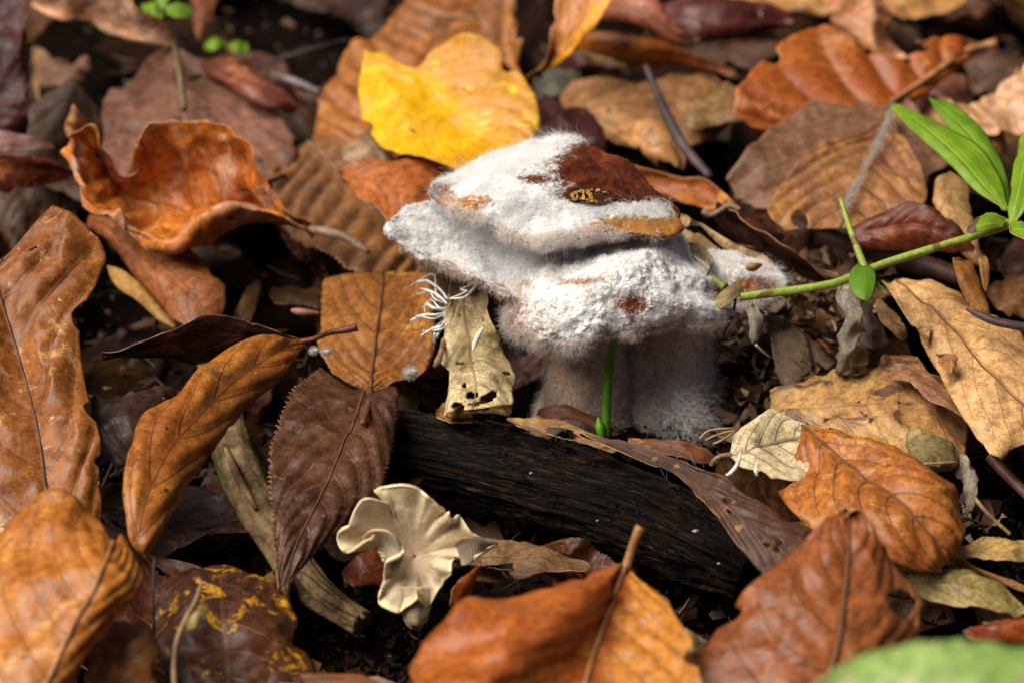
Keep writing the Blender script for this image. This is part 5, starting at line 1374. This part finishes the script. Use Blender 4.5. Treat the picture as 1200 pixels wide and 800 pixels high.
# ------------------------------------------------------------------ mould threads and tufts
white_thread = simple_mat('white_thread', 'e6e2da', 'b8b0a4', 5, .75, .4)
r = empty('mould_strands', P(526, 372, 2.2), 'fan of thick white mould strands left of the parchment leaf', 'mould')
for a in ([(527, 350, 3.0), (540, 346, 3.1), (553, 338, 3.2), (564, 327, 3.3)], [(524, 350, 2.9), (512, 338, 3.0), (500, 332, 2.9), (487, 330, 2.8)], [(524, 356, 2.9), (512, 346, 2.95), (503, 340, 2.9), (491, 338, 2.8)], [(524, 362, 2.9), (512, 357, 3.0), (502, 358, 3.0), (493, 363, 2.9)],
          [(524, 366, 2.9), (510, 368, 3.05), (498, 370, 3.0), (481, 377, 2.8)], [(524, 372, 2.9), (516, 380, 3.0), (505, 386, 2.9), (492, 390, 2.7)], [(522, 374, 2.9), (516, 384, 2.9), (511, 390, 2.8), (509, 396, 2.6)]):
    rs = np.random.default_rng(int(a[2][1] * 3 + a[0][0]))
    for q_ in range(2):
        pts = [P(q[0] + rs.normal(0, 2.2) * (i_ > 0) * (1 + q_), q[1] + rs.normal(0, 2.2) * (1 + q_) * (i_ > 0), q[2] + rs.normal(0, .06)) for i_, q in enumerate(a)]
        tube('strand', pts, [.015, .03, .034, .012] if q_ == 0 else [.01, .018, .016, .006], white_thread, r, sides=7, n=22, rough=.6, seed=int(a[2][1]) + q_)
        cs = catmull(np.array(pts), rs.random(120))
        fz = fuzz(cs, rs.normal(0, 1, cs.shape), .09, rs, k=4, spread=.5, grav=0, curl=.5)
        hair('strand_fuzz', fz, .0016, FUR_WHITE, r)
r = tube('mould_strand', [P(554, 411, 2.6), P(558, 398, 2.75), (P(566, 384, 2.8))], [.02, .05, .055, .03], white_thread, None, sides=7, n=12, rough=.4)
tag(r, 'single short white mould strand lying on the parchment leaf', 'mould')
r = empty('branched_strand', P(866, 530, 2.2), 'forked white mould strand on the cream leaf skeleton', 'mould')
tube('strand', [P(868, 528, 2.5), P(865, 542, 2.6), P(858, 552, 2.6), P(851, 557, 2.55)], [.02, .045, .045, .03], white_thread, r, sides=6, n=12)
tube('strand', [P(863, 545, 2.6), P(860, 549, 2.6), P(858, 556, 2.55)], [.03, .03, .02], white_thread, r, sides=6, n=8)
r = empty('branched_strand', P(887, 545, 2.2), 'small white mould strand at the lower edge of the cream skeleton', 'mould')
tube('strand', [P(888, 541, 2.6), P(886, 550, 2.6), P(887, 557, 2.5)], [.02, .045, .03], white_thread, r, sides=6, n=10)
def tuft(px, py, h, s, label, n=260):
    rng = np.random.default_rng(int(px))
    c = P(px, py, h)
    root = empty('mould_tuft', c - [0, 0, .1], label, 'mould', 'small white mould tufts')
    q = rng.normal(0, 1, (n, 3)); q /= np.linalg.norm(q, axis=1, keepdims=True)
    core = q * s * .5 * [1.2, 1, .8]
    V, F, uv = tube_geo([c - [s * .7, 0, 0], c, c + [s * .7, 0, .05]], [.01, s * .35, s * .42, s * .35, .01], sides=10, n=10, rough=.5, seed=int(py))
    k = obj('tuft_core', V, F, white_thread, root)
    hair('tuft_fuzz', fuzz(c + core, q, s * .7, rng, k=4, spread=.6, grav=0, curl=.5), .004, FUR_GREY, k)
tuft(382, 412, 2.2, .13, 'tiny white mould tuft beside the stalk of the twisted leaf')
tuft(368, 411, 2.0, .12, 'tiny white mould tuft nearest the tip of the twisted leaf base')
tuft(481, 436, 1.6, .2, 'white star-shaped mould tuft at the edge of the herringbone leaf')

# ------------------------------------------------------------------ black log and sticks
def log_mat():
    m = NT('charred_wood')
    u, v, _ = m.sep(m.coord('UV'))
    oc = m.coord('UV', (0, 0, 0), (.55, 44.0, 1))
    n = m.noise(oc, 1.3, 6, 0.7, .6)
    fine = m.noise(m.coord('UV', (4, 2, 0), (1.6, 150.0, 1)), 1.0, 4, .75)
    oc2 = m.coord('Object')
    big = m.noise(oc2, .5, 4, .6)
    col = m.mix(m.ramp(n, .44, .62), lin('080504'), lin('25180f'))
    col = m.mix(m.math('MULTIPLY', m.ramp(big, .45, .62), m.ramp(fine, .5, .62, 0, .9)), col, lin('5a3c22'))
    col = m.mix(m.ramp(m.noise(oc2, .8, 3), .64, .72, 0, .4), col, lin('4c431c'))
    cn = m.noise(m.coord('UV', (7, 3, 0), (.3, 16.0, 1)), 1.0, 5, .7, .8)
    ck = m.ramp(m.math('ABSOLUTE', m.math('SUBTRACT', cn, .5)), .004, .022, 1, 0)
    col = m.mix(ck, col, lin('030202'))
    nrm = m.bump(m.math('SUBTRACT', m.math('ADD', n, m.math('MULTIPLY', fine, .9)), m.math('MULTIPLY', ck, 1.5)), 1.0, .22)
    return m.set(Base_Color=col, Roughness=.5, Normal=nrm, Specular_IOR_Level=.18)
lg = empty('fallen_log', P(470, 560, -1.0), 'blackened rotting log lying across the lower centre', 'log')
V, F, uv = tube_geo([P(440, 520, -.1), P(520, 536, 0), P(620, 562, 0), P(720, 590, 0), P(810, 626, -.1), P(880, 660, -.3)], [.85, .92, .94, .92, .86, .7], sides=260, n=260, rough=.2, seed=4, ridges=6.0, ramp=.26)
obj('bark', V, F, log_mat(), lg, uv=uv)
speck = simple_mat('pale_speck', 'b8b0a0', '8d8474', 5, .6)
for (px, py, h, s) in ((815, 622, 1.1, .07), (622, 554, 1.0, .03), (842, 660, 1.05, .03), (700, 610, .95, .03)):
    q = P(px, py, h)
    V, F, uv = tube_geo([q - [s, 0, 0], q, q + [s, .02, .01]], [.01, s * .7, .01], sides=7, n=7, rough=.5, seed=int(px))
    obj('pale_speck', V, F, speck, lg)

stick_m = simple_mat('rotten_wood', '8a7350', '4f3c28', 1.6, .7, .9, .2, c3='5c5a30', amt3=.35, bd=.12)
sk = empty('rotten_stick', P(300, 590, -.5), 'pale crumbling stick under the dark maroon toothed leaf', 'stick')
V, F, uv = tube_geo([P(248, 440, -.6), P(266, 506, .1), P(290, 570, .1), P(326, 634, 0), P(368, 690, -.1), P(424, 730, -.2)], [.42, .44, .46, .4, .36, .3], sides=40, n=120, rough=.35, seed=12, ridges=4)
obj('wood', V, F, stick_m, sk, uv=uv)
for k, a in enumerate(([(262, 520, .6), (280, 560, .62), (300, 596, .55)], [(350, 668, .35), (380, 696, .3), (420, 722, .15)], [(368, 676, .3), (396, 704, .22), (428, 724, .1)])):
    tube('splinter', [P(*q) for q in a], [.04, .1, .1, .04], stick_m, sk, sides=7, n=24, rough=.5, seed=k + 3)

twig_dark = simple_mat('twig_bark', '4a383a', '2c2022', 2.5, .55, .6)
twig_red = simple_mat('twig_red', '5c3a30', '3a2420', 2.5, .5, .6)
twig_tan = simple_mat('twig_tan', '9a7c58', '6d5236', 2.5, .6, .5)
def twig(label, pts, rad, mat, **kw):
    o = tube('twig', [P(*q) for q in pts], rad, mat, None, sides=10, n=36, rough=.3, **kw)
    return tag(o, label, 'twig', 'twigs in the litter')
twig('dark purplish twig slanting down the upper centre behind the cap', [(757, 78, 2.6), (768, 104, 2.5), (782, 136, 2.4), (802, 172, 2.2), (832, 208, 2.0)], [.07, .09, .13, .14, .1], twig_dark, seed=2)
twig('thin mauve twig in the dark hollow at the upper left', [(298, 78, .2), (340, 66, .4), (372, 56, .5), (408, 46, .5)], [.06, .05, .05, .03], twig_dark, seed=3)
twig('short pale twig poking out left of the ribbed tawny leaf', [(318, 86, .6), (344, 95, .7), (374, 108, .7)], [.05, .1, .08], simple_mat('twig_pale', '84767a', '5c4e50', 2, .6), seed=4)
twig('straw-coloured twig lying in the gap above the yellow leaf', [(492, 12, 1.1), (520, 18, 1.1), (560, 22, 1.1)], [.05, .06, .05], twig_tan, seed=5)
twig('pinkish broken branch end behind the round green leaf', [(960, 276, .7), (1010, 292, .8), (1060, 306, .9), (1104, 318, 1.0), (1126, 326, 1.0)], [.24, .26, .26, .24, .2], twig_red, seed=6)
twig('dark forked-looking twig across the amber leaf at the right edge', [(1132, 362, 3.0), (1150, 370, 3.0), (1172, 378, 3.0), (1216, 386, 2.9)], [.03, .09, .1, .1], twig_dark, seed=7)
twig('reddish twig running into the lower right soil', [(1160, 534, 1.0), (1180, 556, .9), (1216, 592, .8)], [.12, .12, .1], twig_red, seed=8)
twig('thin straw stalk leaning over the dark soil at right', [(1141, 582, 1.6), (1158, 602, 1.5), (1184, 626, 1.2)], [.05, .045, .04], twig_tan, seed=9)
twig('thick dim branch behind the pale tan leaf at the right edge', [(1120, 520, .2), (1170, 512, .3), (1230, 504, .3)], [.3, .32, .3], twig_dark, seed=10)
twig('hair-thin dark stem rising beside the speckled leaf', [(181, 756, 1.8), (180, 720, 1.9), (180, 690, 1.9), (181, 654, 2.0)], [.035, .03, .03, .025], twig_dark, seed=11)
twig('short pinkish bud in the shade above the twisted leaf stalk', [(342, 364, 1.1), (356, 366, 1.15), (374, 367, 1.1)], [.04, .08, .085, .06, .02], simple_mat('bud', '94685a', '6d4438', 2, .5), seed=12)
twig('brown hooked stem fragment beside the mould strands', [(520, 398, 2.0), (517, 412, 2.1), (513, 424, 2.0), (509, 430, 1.9)], [.05, .06, .08, .04], twig_tan, seed=13)
twig('small brown seed on the broken cap piece', [(874, 315, 3.1), (882, 313, 3.2), (892, 311, 3.1)], [.02, .075, .1, .08, .03], simple_mat('seed', '94703c', '6d4e28', 3, .5), seed=14)
twig('dark rib stub lying on the mottled leaf', [(940, 500, 2.0), (952, 510, 2.05), (974, 526, 2.1)], [.06, .12, .05], twig_dark, seed=15)
twig('fine dry grass stem below the olive flaking scrap', [(1064, 543, 2.2), (1090, 543, 2.25), (1120, 541, 2.2)], [.025, .03, .02], twig_tan, seed=16)
for k, (lb, pts) in enumerate((('topmost of three thin yellow rootlets left of the cream skeleton', [(820, 514, 1.3), (832, 504, 1.5), (862, 501, 1.6)]), ('middle one of three thin yellow rootlets left of the cream skeleton', [(827, 516, 1.3), (838, 510, 1.5), (862, 503, 1.6)]), ('lowest of three thin yellow rootlets left of the cream skeleton', [(836, 520, 1.3), (848, 514, 1.5), (864, 502, 1.6)]))):
    o = tube('rootlet', [P(*q) for q in pts], [.03, .025, .02], twig_tan, None, sides=6, n=14, rough=.4, seed=k)
    tag(o, lb, 'rootlet', 'thin yellow rootlets')

# ------------------------------------------------------------------ small frilled mushroom
def NT_frill():
    m = NT('frill_underside')
    u, v, _ = m.sep(m.coord('UV'))
    st = m.math('PINGPONG', m.math('MULTIPLY', u, 17.0), .5)
    col = m.mix(m.ramp(st, 0, .35), lin('b3a284'), lin('d0c2a4'))
    return m.set(Base_Color=col, Roughness=.55, Normal=m.bump(st, .5, .06))

def frilled_mushroom():
    rng = np.random.default_rng(2)
    root = empty('frilled_mushroom', P(490, 726, -.2), 'small cream mushroom with a frilly funnel-shaped cap in front of the log', 'mushroom')
    m = NT('cream_flesh')
    oc = m.coord('Object')
    n = m.noise(oc, 2.2, 5, .6)
    e = m.attr('edge')
    col = m.mix(m.ramp(n, .35, .65), lin('c0a988'), lin('cfbc9e'))
    col = m.mix(m.ramp(m.noise(oc, 3, 5, .65), .45, .7, 0, .55), col, lin('a38a6a'))
    col = m.mix(m.ramp(e, .93, 1.0), col, lin('e2d0a6'))
    nrm = m.bump(m.math('ADD', n, m.math('MULTIPLY', m.noise(oc, 12, 4, .7), .5)), .5, .08)
    m.set(Base_Color=col, Roughness=.5, Normal=nrm)
    m.bsdf.inputs['Subsurface Weight'].default_value = .15
    m.bsdf.inputs['Subsurface Radius'].default_value = (.3, .2, .1)
    m.bsdf.inputs['Subsurface Scale'].default_value = .5
    rim = np.array([(441, 577, 2.7), (456, 571, 2.8), (474, 568, 2.9), (497, 576, 2.9), (508, 584, 2.8), (518, 600, 2.5), (525, 596, 3.1), (527, 608, 3.0), (538, 603, 2.7), (546, 616, 2.8), (556, 626, 2.7), (582, 634, 2.3), (562, 648, 3.0), (546, 656, 2.6), (530, 654, 2.4), (528, 668, 2.8), (518, 676, 2.3), (512, 690, 2.7), (500, 706, 2.4), (488, 700, 3.0), (478, 708, 2.6), (466, 716, 2.5), (446, 704, 2.4), (447, 690, 2.6), (454, 672, 2.7), (458, 656, 3.1), (472, 650, 3.3), (470, 640, 3.6), (452, 624, 3.6), (438, 624, 3.4), (426, 636, 3.2), (410, 647, 2.9), (399, 638, 2.8), (398, 622, 2.9), (412, 614, 3.1), (418, 598, 3.0), (436, 588, 2.9), (462, 592, 2.3), (456, 582, 2.5)], float)
    rim[:, 2] = .55 + (720 - rim[:, 1]) / 50 * .68 + (rim[:, 2] - 2.8) * .5
    na, nt = 300, 34
    a = np.arange(na) / na
    R = catmull(rim, a, closed=True)
    R = R + np.stack([3.6 * n1(a * 48, 4), 3.6 * n1(a * 48, 8), .16 * n1(a * 44, 5)], -1)
    c = np.array([486, 652, .95])
    rows, ts = [], []
    k_ = np.exp(-((np.arange(na) - na // 2) / 34.0) ** 2); k_ /= k_.sum()
    Rs = np.stack([np.real(np.fft.ifft(np.fft.fft(R[:, q]) * np.fft.fft(np.fft.ifftshift(k_)))) for q in range(3)], -1)
    for t in np.linspace(0.02, 1, nt):
        w_ = t ** 2.6
        RR = Rs * (1 - w_) + R * w_
        q = c + (RR - c) * t
        q[:, 2] = c[2] + (RR[:, 2] - c[2]) * t ** 1.1
        rows.append(q); ts.append(np.full(na, t))
    W = np.array([[P(*x) for x in r] for r in rows]); T = np.array(ts)
    rad = W[-1] - P(486, 652, 1.2); rad /= np.linalg.norm(rad, axis=1, keepdims=True)
    rolls = []
    for s in np.linspace(.25, 1, 4):                           # lip rolled outwards and down
        an = s * 2.3
        rolls.append(W[-1] + rad * .05 * math.sin(an) + np.array([0, 0, 1]) * (.03 * math.sin(an) - .05 * (1 - math.cos(an))))
        ts.append(np.full(na, 1.0))
    W = np.concatenate([W, np.array(rolls)]); T = np.array(ts)
    W = W + (fbm(W * 1.3, 4, 3) * .22)[..., None] * np.array([0, -.4, .9]) * np.clip(T, 0, 1)[..., None]
    F = gridfaces(len(W), na, True)
    V = W.reshape(-1, 3)
    f0 = F[na * 6]; nn = np.cross(V[f0[1]] - V[f0[0]], V[f0[2]] - V[f0[0]])
    if np.dot(nn, CAM - V[f0[0]]) < 0: F = F[:, ::-1]
    o = obj('cap', V, F.copy(), m.m, root, attrs={'edge': T.ravel()})
    md = o.modifiers.new('thickness', 'SOLIDIFY'); md.thickness = .035; md.offset = -1; md.use_even_offset = False
    # gill folds on the outer faces that show
    gm = m.m
    for rows in ([[428, 636, 1.85, 436, 632, 2.00, 448, 650, 1.51], [436, 626, 2.23, 446, 634, 2.15, 454, 660, 1.32], [452, 624, 2.32, 458, 640, 2.07, 460, 668, 1.21], [466, 634, 2.15, 468, 648, 1.84, 462, 668, 1.27], [473, 648, 1.78, 472, 656, 1.61, 464, 668, 1.33]],
                 [[532, 638, 1.83, 536, 648, 1.75, 542, 662, 1.32], [540, 630, 2.08, 548, 642, 1.95, 550, 660, 1.41], [556, 628, 2.14, 562, 638, 2.01, 560, 652, 1.57], [572, 630, 1.93, 574, 637, 1.84, 572, 644, 1.62], [584, 634, 1.70, 584, 636, 1.67, 583, 638, 1.65]]):
        G, U, Vs, N, flip, sd = leaf_grid(rows, furrow=.03, nv=17, slope=0, wob=.05, rag=.03, nu=60, nvv=26)
        fo = leaf_mesh('frill', G, U, Vs, flip, NT_frill(), root, seed=sd, thick=.05)
    b0 = P(487, 726, -.2)
    V, F, uv = tube_geo([b0, P(487, 722, .1), P(488, 706, .4), P(488, 685, .7)], [.2, .26, .32, .4], sides=28, n=24, rough=.2, seed=7, ridges=3)
    obj('stem', V, F, gm, root, attrs={'edge': np.zeros(len(V))})
frilled_mushroom()

# ------------------------------------------------------------------ green plants
def green_mat(c1, c2, vein='b5d060', tip=None):
    m = NT('green_blade')
    oc = m.coord('Object')
    u, v, _ = m.sep(m.coord('UV'))
    av = m.math('ABSOLUTE', v)
    n = m.noise(oc, 1.6, 4, .6)
    col = m.mix(m.ramp(n, .35, .65), lin(c1), lin(c2))
    col = m.mix(m.ramp(av, .02, .07, .6, 0), col, lin(vein))
    st = m.math('PINGPONG', m.math('MULTIPLY', v, 5.0), .5)
    col = m.mix(m.ramp(st, 0, .12, .25, 0), col, lin(c2))
    col = m.mix(m.ramp(m.noise(oc, 4, 3), .66, .74, 0, .7), col, lin('6d5c22'))
    if tip: col = m.mix(m.ramp(m.math('ADD', u, m.math('MULTIPLY', m.math('SUBTRACT', n, .5), .4)), .62, .72), col, lin(tip))
    m.set(Base_Color=col, Roughness=.42, Normal=m.bump(m.math('ADD', st, n), .25, .05))
    t = m.n.new('ShaderNodeBsdfTranslucent'); m.put(t.inputs[0], col)
    mx = m.n.new('ShaderNodeMixShader'); mx.inputs[0].default_value = .35
    m.t.links.new(m.bsdf.outputs[0], mx.inputs[1]); m.t.links.new(t.outputs[0], mx.inputs[2]); m.t.links.new(mx.outputs[0], m.out.inputs[0])
    return m.m
G1 = green_mat('8aa826', '6f961c'); G2 = green_mat('7aa024', '5f8a1a'); G3 = green_mat('8fae30', '7a9a28', tip='5c3f1a')
stem_g = simple_mat('green_stem', '8a9a3c', '76882e', 3, .45, .3, c3='6a5026', amt3=.5)
pl = empty('seedling', P(872, 350, 2.0), 'bright green seedling with a bent stem and lance-shaped leaves', 'seedling')
stem_path = [(868, 348, 3.2), (905, 343, 3.3), (945, 338, 3.4), (985, 330, 3.5), (1030, 311, 3.6), (1090, 292, 3.8), (1150, 274, 4.0), (1184, 262, 4.1)]
tube('stem', [P(*q) for q in stem_path], [.085, .095, .09, .1, .088, .095, .09, .12], stem_g, pl, sides=14, n=80, rough=.2, seed=5)
tube('side_shoot', [P(985, 233, 4.4), P(994, 262, 4.1), P(1004, 290, 3.9), (P(1014, 316, 3.7))], [.05, .07, .08, .09], stem_g, pl, sides=10, n=24)
kw = dict(root=pl, name='leaf_blade', rag=0, wob=.05, thick=.02, crk=.03, ruffle=.06)
leaf(None, [[1178, 246, 0, 1179, 247, 0, 1181, 245, 0], [1146, 226, .1, 1152, 214, .2, 1172, 206, .1], [1106, 186, .2, 1118, 176, .3, 1146, 172, .2], [1064, 148, .2, 1078, 142, .3, 1104, 146, .2], [1042, 124, .1, 1042, 122, .1, 1052, 122, .1]], G1, z=4.3, crease=.06, **kw)
leaf(None, [[1177, 240, 0, 1180, 241, 0, 1184, 238, 0], [1158, 208, .1, 1166, 200, .2, 1177, 196, .1], [1126, 168, .2, 1138, 158, .3, 1156, 156, .2], [1098, 132, .2, 1106, 128, .3, 1122, 128, .2], [1088, 115, .1, 1089, 114, .1, 1091, 115, .1]], G2, z=4.1, crease=.06, **kw)
leaf(None, [[1180, 258, 0, 1178, 262, 0, 1174, 268, 0], [1164, 250, .2, 1160, 262, .2, 1158, 272, .1], [1146, 256, .2, 1144, 266, .2, 1146, 274, .1], [1134, 266, .1, 1133, 270, .1, 1135, 274, .1]], G3, z=4.2, **kw)
leaf(None, [[1180, 262, 0, 1184, 264, 0, 1190, 264, 0], [1180, 230, .2, 1192, 232, .3, 1206, 236, .2], [1186, 196, .3, 1200, 192, .4, 1218, 196, .3], [1192, 162, .3, 1206, 152, .4, 1222, 152, .3]], G1, z=4.2, **kw)
leaf(None, [[1182, 262, 0, 1184, 268, 0, 1182, 274, 0], [1196, 256, .1, 1200, 270, .2, 1198, 284, .1], [1224, 262, 0, 1226, 278, .1, 1222, 294, 0]], G2, z=4.25, **kw)
leaf(None, [[1006, 311, 0, 1014, 310, 0, 1022, 311, 0], [996, 320, .05, 1013, 322, .15, 1027, 322, .05], [995, 334, .05, 1012, 334, .15, 1026, 336, .05], [1002, 347, 0, 1012, 348, .05, 1021, 350, 0], [1012, 353, 0, 1014, 354, 0, 1017, 353, 0]], green_mat('6f9628', '5f8822', '6f9628'), z=3.9, **kw)
leaf(None, [[1022, 332, 0, 1024, 330, 0, 1026, 329, 0], [1030, 340, 0, 1032, 338, .1, 1034, 336, 0], [1038, 346, 0, 1038, 345, 0, 1039, 345, 0]], G2, z=3.6, **kw)
# withered remains at the cut end of the stem
dry = leaf_mat('a8956d', '8a754c', nv=4, c3='5c4a34', rough=.6)
kw2 = dict(root=pl, name='withered_leaf', rag=.08, wob=.12, thick=.025)
leaf(None, [[872, 336, 0, 872, 342, 0, 872, 348, 0], [856, 334, .2, 856, 344, .3, 862, 352, .1], [838, 350, .1, 840, 356, .2, 846, 362, 0], [829, 364, 0, 830, 366, 0, 832, 366, 0]], dry, z=3.2, **kw2)
leaf(None, [[874, 356, 0, 880, 356, 0, 886, 356, 0], [876, 374, -.2, 884, 376, -.1, 894, 372, -.2], [876, 394, -.5, 886, 396, -.4, 892, 390, -.5], [880, 404, -.7, 884, 404, -.7, 886, 402, -.7]], leaf_mat('a59f8d', '7d766a', nv=4, c3='c9c4b4', rough=.6), z=3.1, **kw2)
tube('withered_thread', [P(862, 350, 3.2), P(858, 372, 2.8), P(848, 392, 2.5), P(862, 396, 2.4)], [.03, .025, .025, .015], twig_dark, pl, sides=6, n=16)
tube('withered_thread', [P(880, 354, 3.2), P(888, 372, 2.8), P(893, 386, 2.5)], [.035, .03, .02], twig_tan, pl, sides=6, n=14)
tube('withered_thread', [P(886, 404, 2.6), P(894, 412, 2.4), P(903, 419, 2.2)], [.03, .03, .01], simple_mat('silver_thread', 'b8b0a0', '948c7c', 3, .6), pl, sides=6, n=12)
o = tube('broken_stalk', [P(806, 304, 3.2), P(822, 318, 3.25), P(838, 330, 3.3), P(850, 337, 3.3)], [.12, .13, .12, .1], simple_mat('stalk_olive', '75803a', '4f4c24', 3, .5, c3='4a3018', amt3=.4), None, sides=12, n=24, rough=.15)
tag(o, 'short broken olive-green stalk leaning on the right rim of the cap', 'stalk')
sh = empty('green_shoot', P(715, 512, .6), 'thin green shoot standing in front of the mouldy stem', 'shoot')
tube('shoot_stem', [Q(709, 512, 1.9), Q(711, 480, 2.1), Q(713, 440, 2.5), Q(718, 405, 2.9), Q(723, 385, 3.2)], [.115, .1, .095, .085, .07], simple_mat('shoot_green', '5c8a22', '457214', 3, .4, .2), sh, sides=12, n=40, rough=.06)
V, F, uv = tube_geo([Q(706, 512, 2.05), Q(703, 500, 2.1), Q(701, 488, 2.1)], [.07, .1, .11, .07, .015], sides=10, n=18)
obj('bud', V, F, simple_mat('bud_green', '5f9a1e', '4c8414', 3, .4), sh, uv=uv)
# seedlings in the upper left
sd_ = empty('seedling', P(218, 130, 1.2), 'small blurred seedling with a slender stem at the top left edge', 'seedling')
tube('stem', [P(216, 130, 1.3), P(212, 96, 1.7), P(206, 60, 2.1), P(198, 34, 2.5), P(190, 12, 2.8)], [.09, .09, .08, .07, .06], simple_mat('stem_brown', '6d5c34', '4c4024', 3, .5), sd_, sides=10, n=30)
k3 = dict(root=sd_, name='leaf_blade', rag=.02, wob=.05)
for rows in ([[190, 12, 0, 190, 13, 0, 191, 15, 0], [182, 2, .1, 180, 8, .2, 182, 18, .1], [166, 4, 0, 166, 8, 0, 168, 14, 0]], [[191, 14, 0, 190, 14, 0, 188, 13, 0], [190, 22, .1, 182, 22, .2, 176, 18, .1], [178, 28, 0, 172, 26, 0, 168, 22, 0]],
             [[194, 12, 0, 195, 14, 0, 194, 16, 0], [208, 4, .1, 210, 12, .2, 206, 22, .1], [226, 10, 0, 226, 15, 0, 222, 22, 0]], [[188, 10, 0, 191, 10, 0, 195, 10, 0], [182, -2, .1, 190, -4, .2, 200, -2, .1], [186, -16, 0, 190, -16, 0, 196, -16, 0]]):
    leaf(None, rows, G2, z=2.9, serr=7, samp=.15, **k3)
sd2 = empty('seedling', P(262, 66, .0), 'pair of small round green leaves sunk in the dark upper left hollow', 'seedling')
tube('stem', [P(262, 80, -.4), P(263, 64, .1), P(264, 54, .4)], [.05, .045, .04], simple_mat('stem_dim', '4c5c24', '38441a', 3, .5), sd2, sides=8, n=16)
leaf(None, [[264, 50, 0, 264, 53, 0, 263, 56, 0], [252, 44, .1, 252, 52, .2, 254, 62, .1], [238, 52, 0, 239, 56, 0, 243, 61, 0]], G2, z=.5, root=sd2, name='leaf_blade', wob=.03)
leaf(None, [[266, 52, 0, 266, 54, 0, 267, 57, 0], [278, 45, .1, 278, 54, .2, 278, 64, .1], [290, 50, 0, 291, 56, 0, 288, 63, 0]], G2, z=.4, root=sd2, name='leaf_blade', wob=.03)
# dry stalk with a tiny leaf, lower left
ds = empty('dry_stalk', P(206, 800, 1.6), 'thin tan stalk with a tiny yellowish leaf at the lower left', 'stalk')
tube('stem', [P(207, 830, 2.0), P(204, 790, 2.4), P(206, 756, 2.7), P(216, 728, 2.9), P(229, 704, 3.1), P(236, 683, 3.3)], [.06, .055, .05, .05, .045, .03], twig_tan, ds, sides=9, n=40)
leaf(None, [[220, 722, 0, 218, 728, 0, 217, 738, 0], [230, 708, .1, 230, 722, .2, 228, 738, .1], [241, 706, 0, 243, 716, .1, 240, 728, 0], [244, 716, 0, 244, 718, 0, 243, 722, 0]], leaf_mat('94803c', '7a6a2c', nv=3, rough=.5), z=3.0, root=ds, name='leaf_blade', rag=.05)
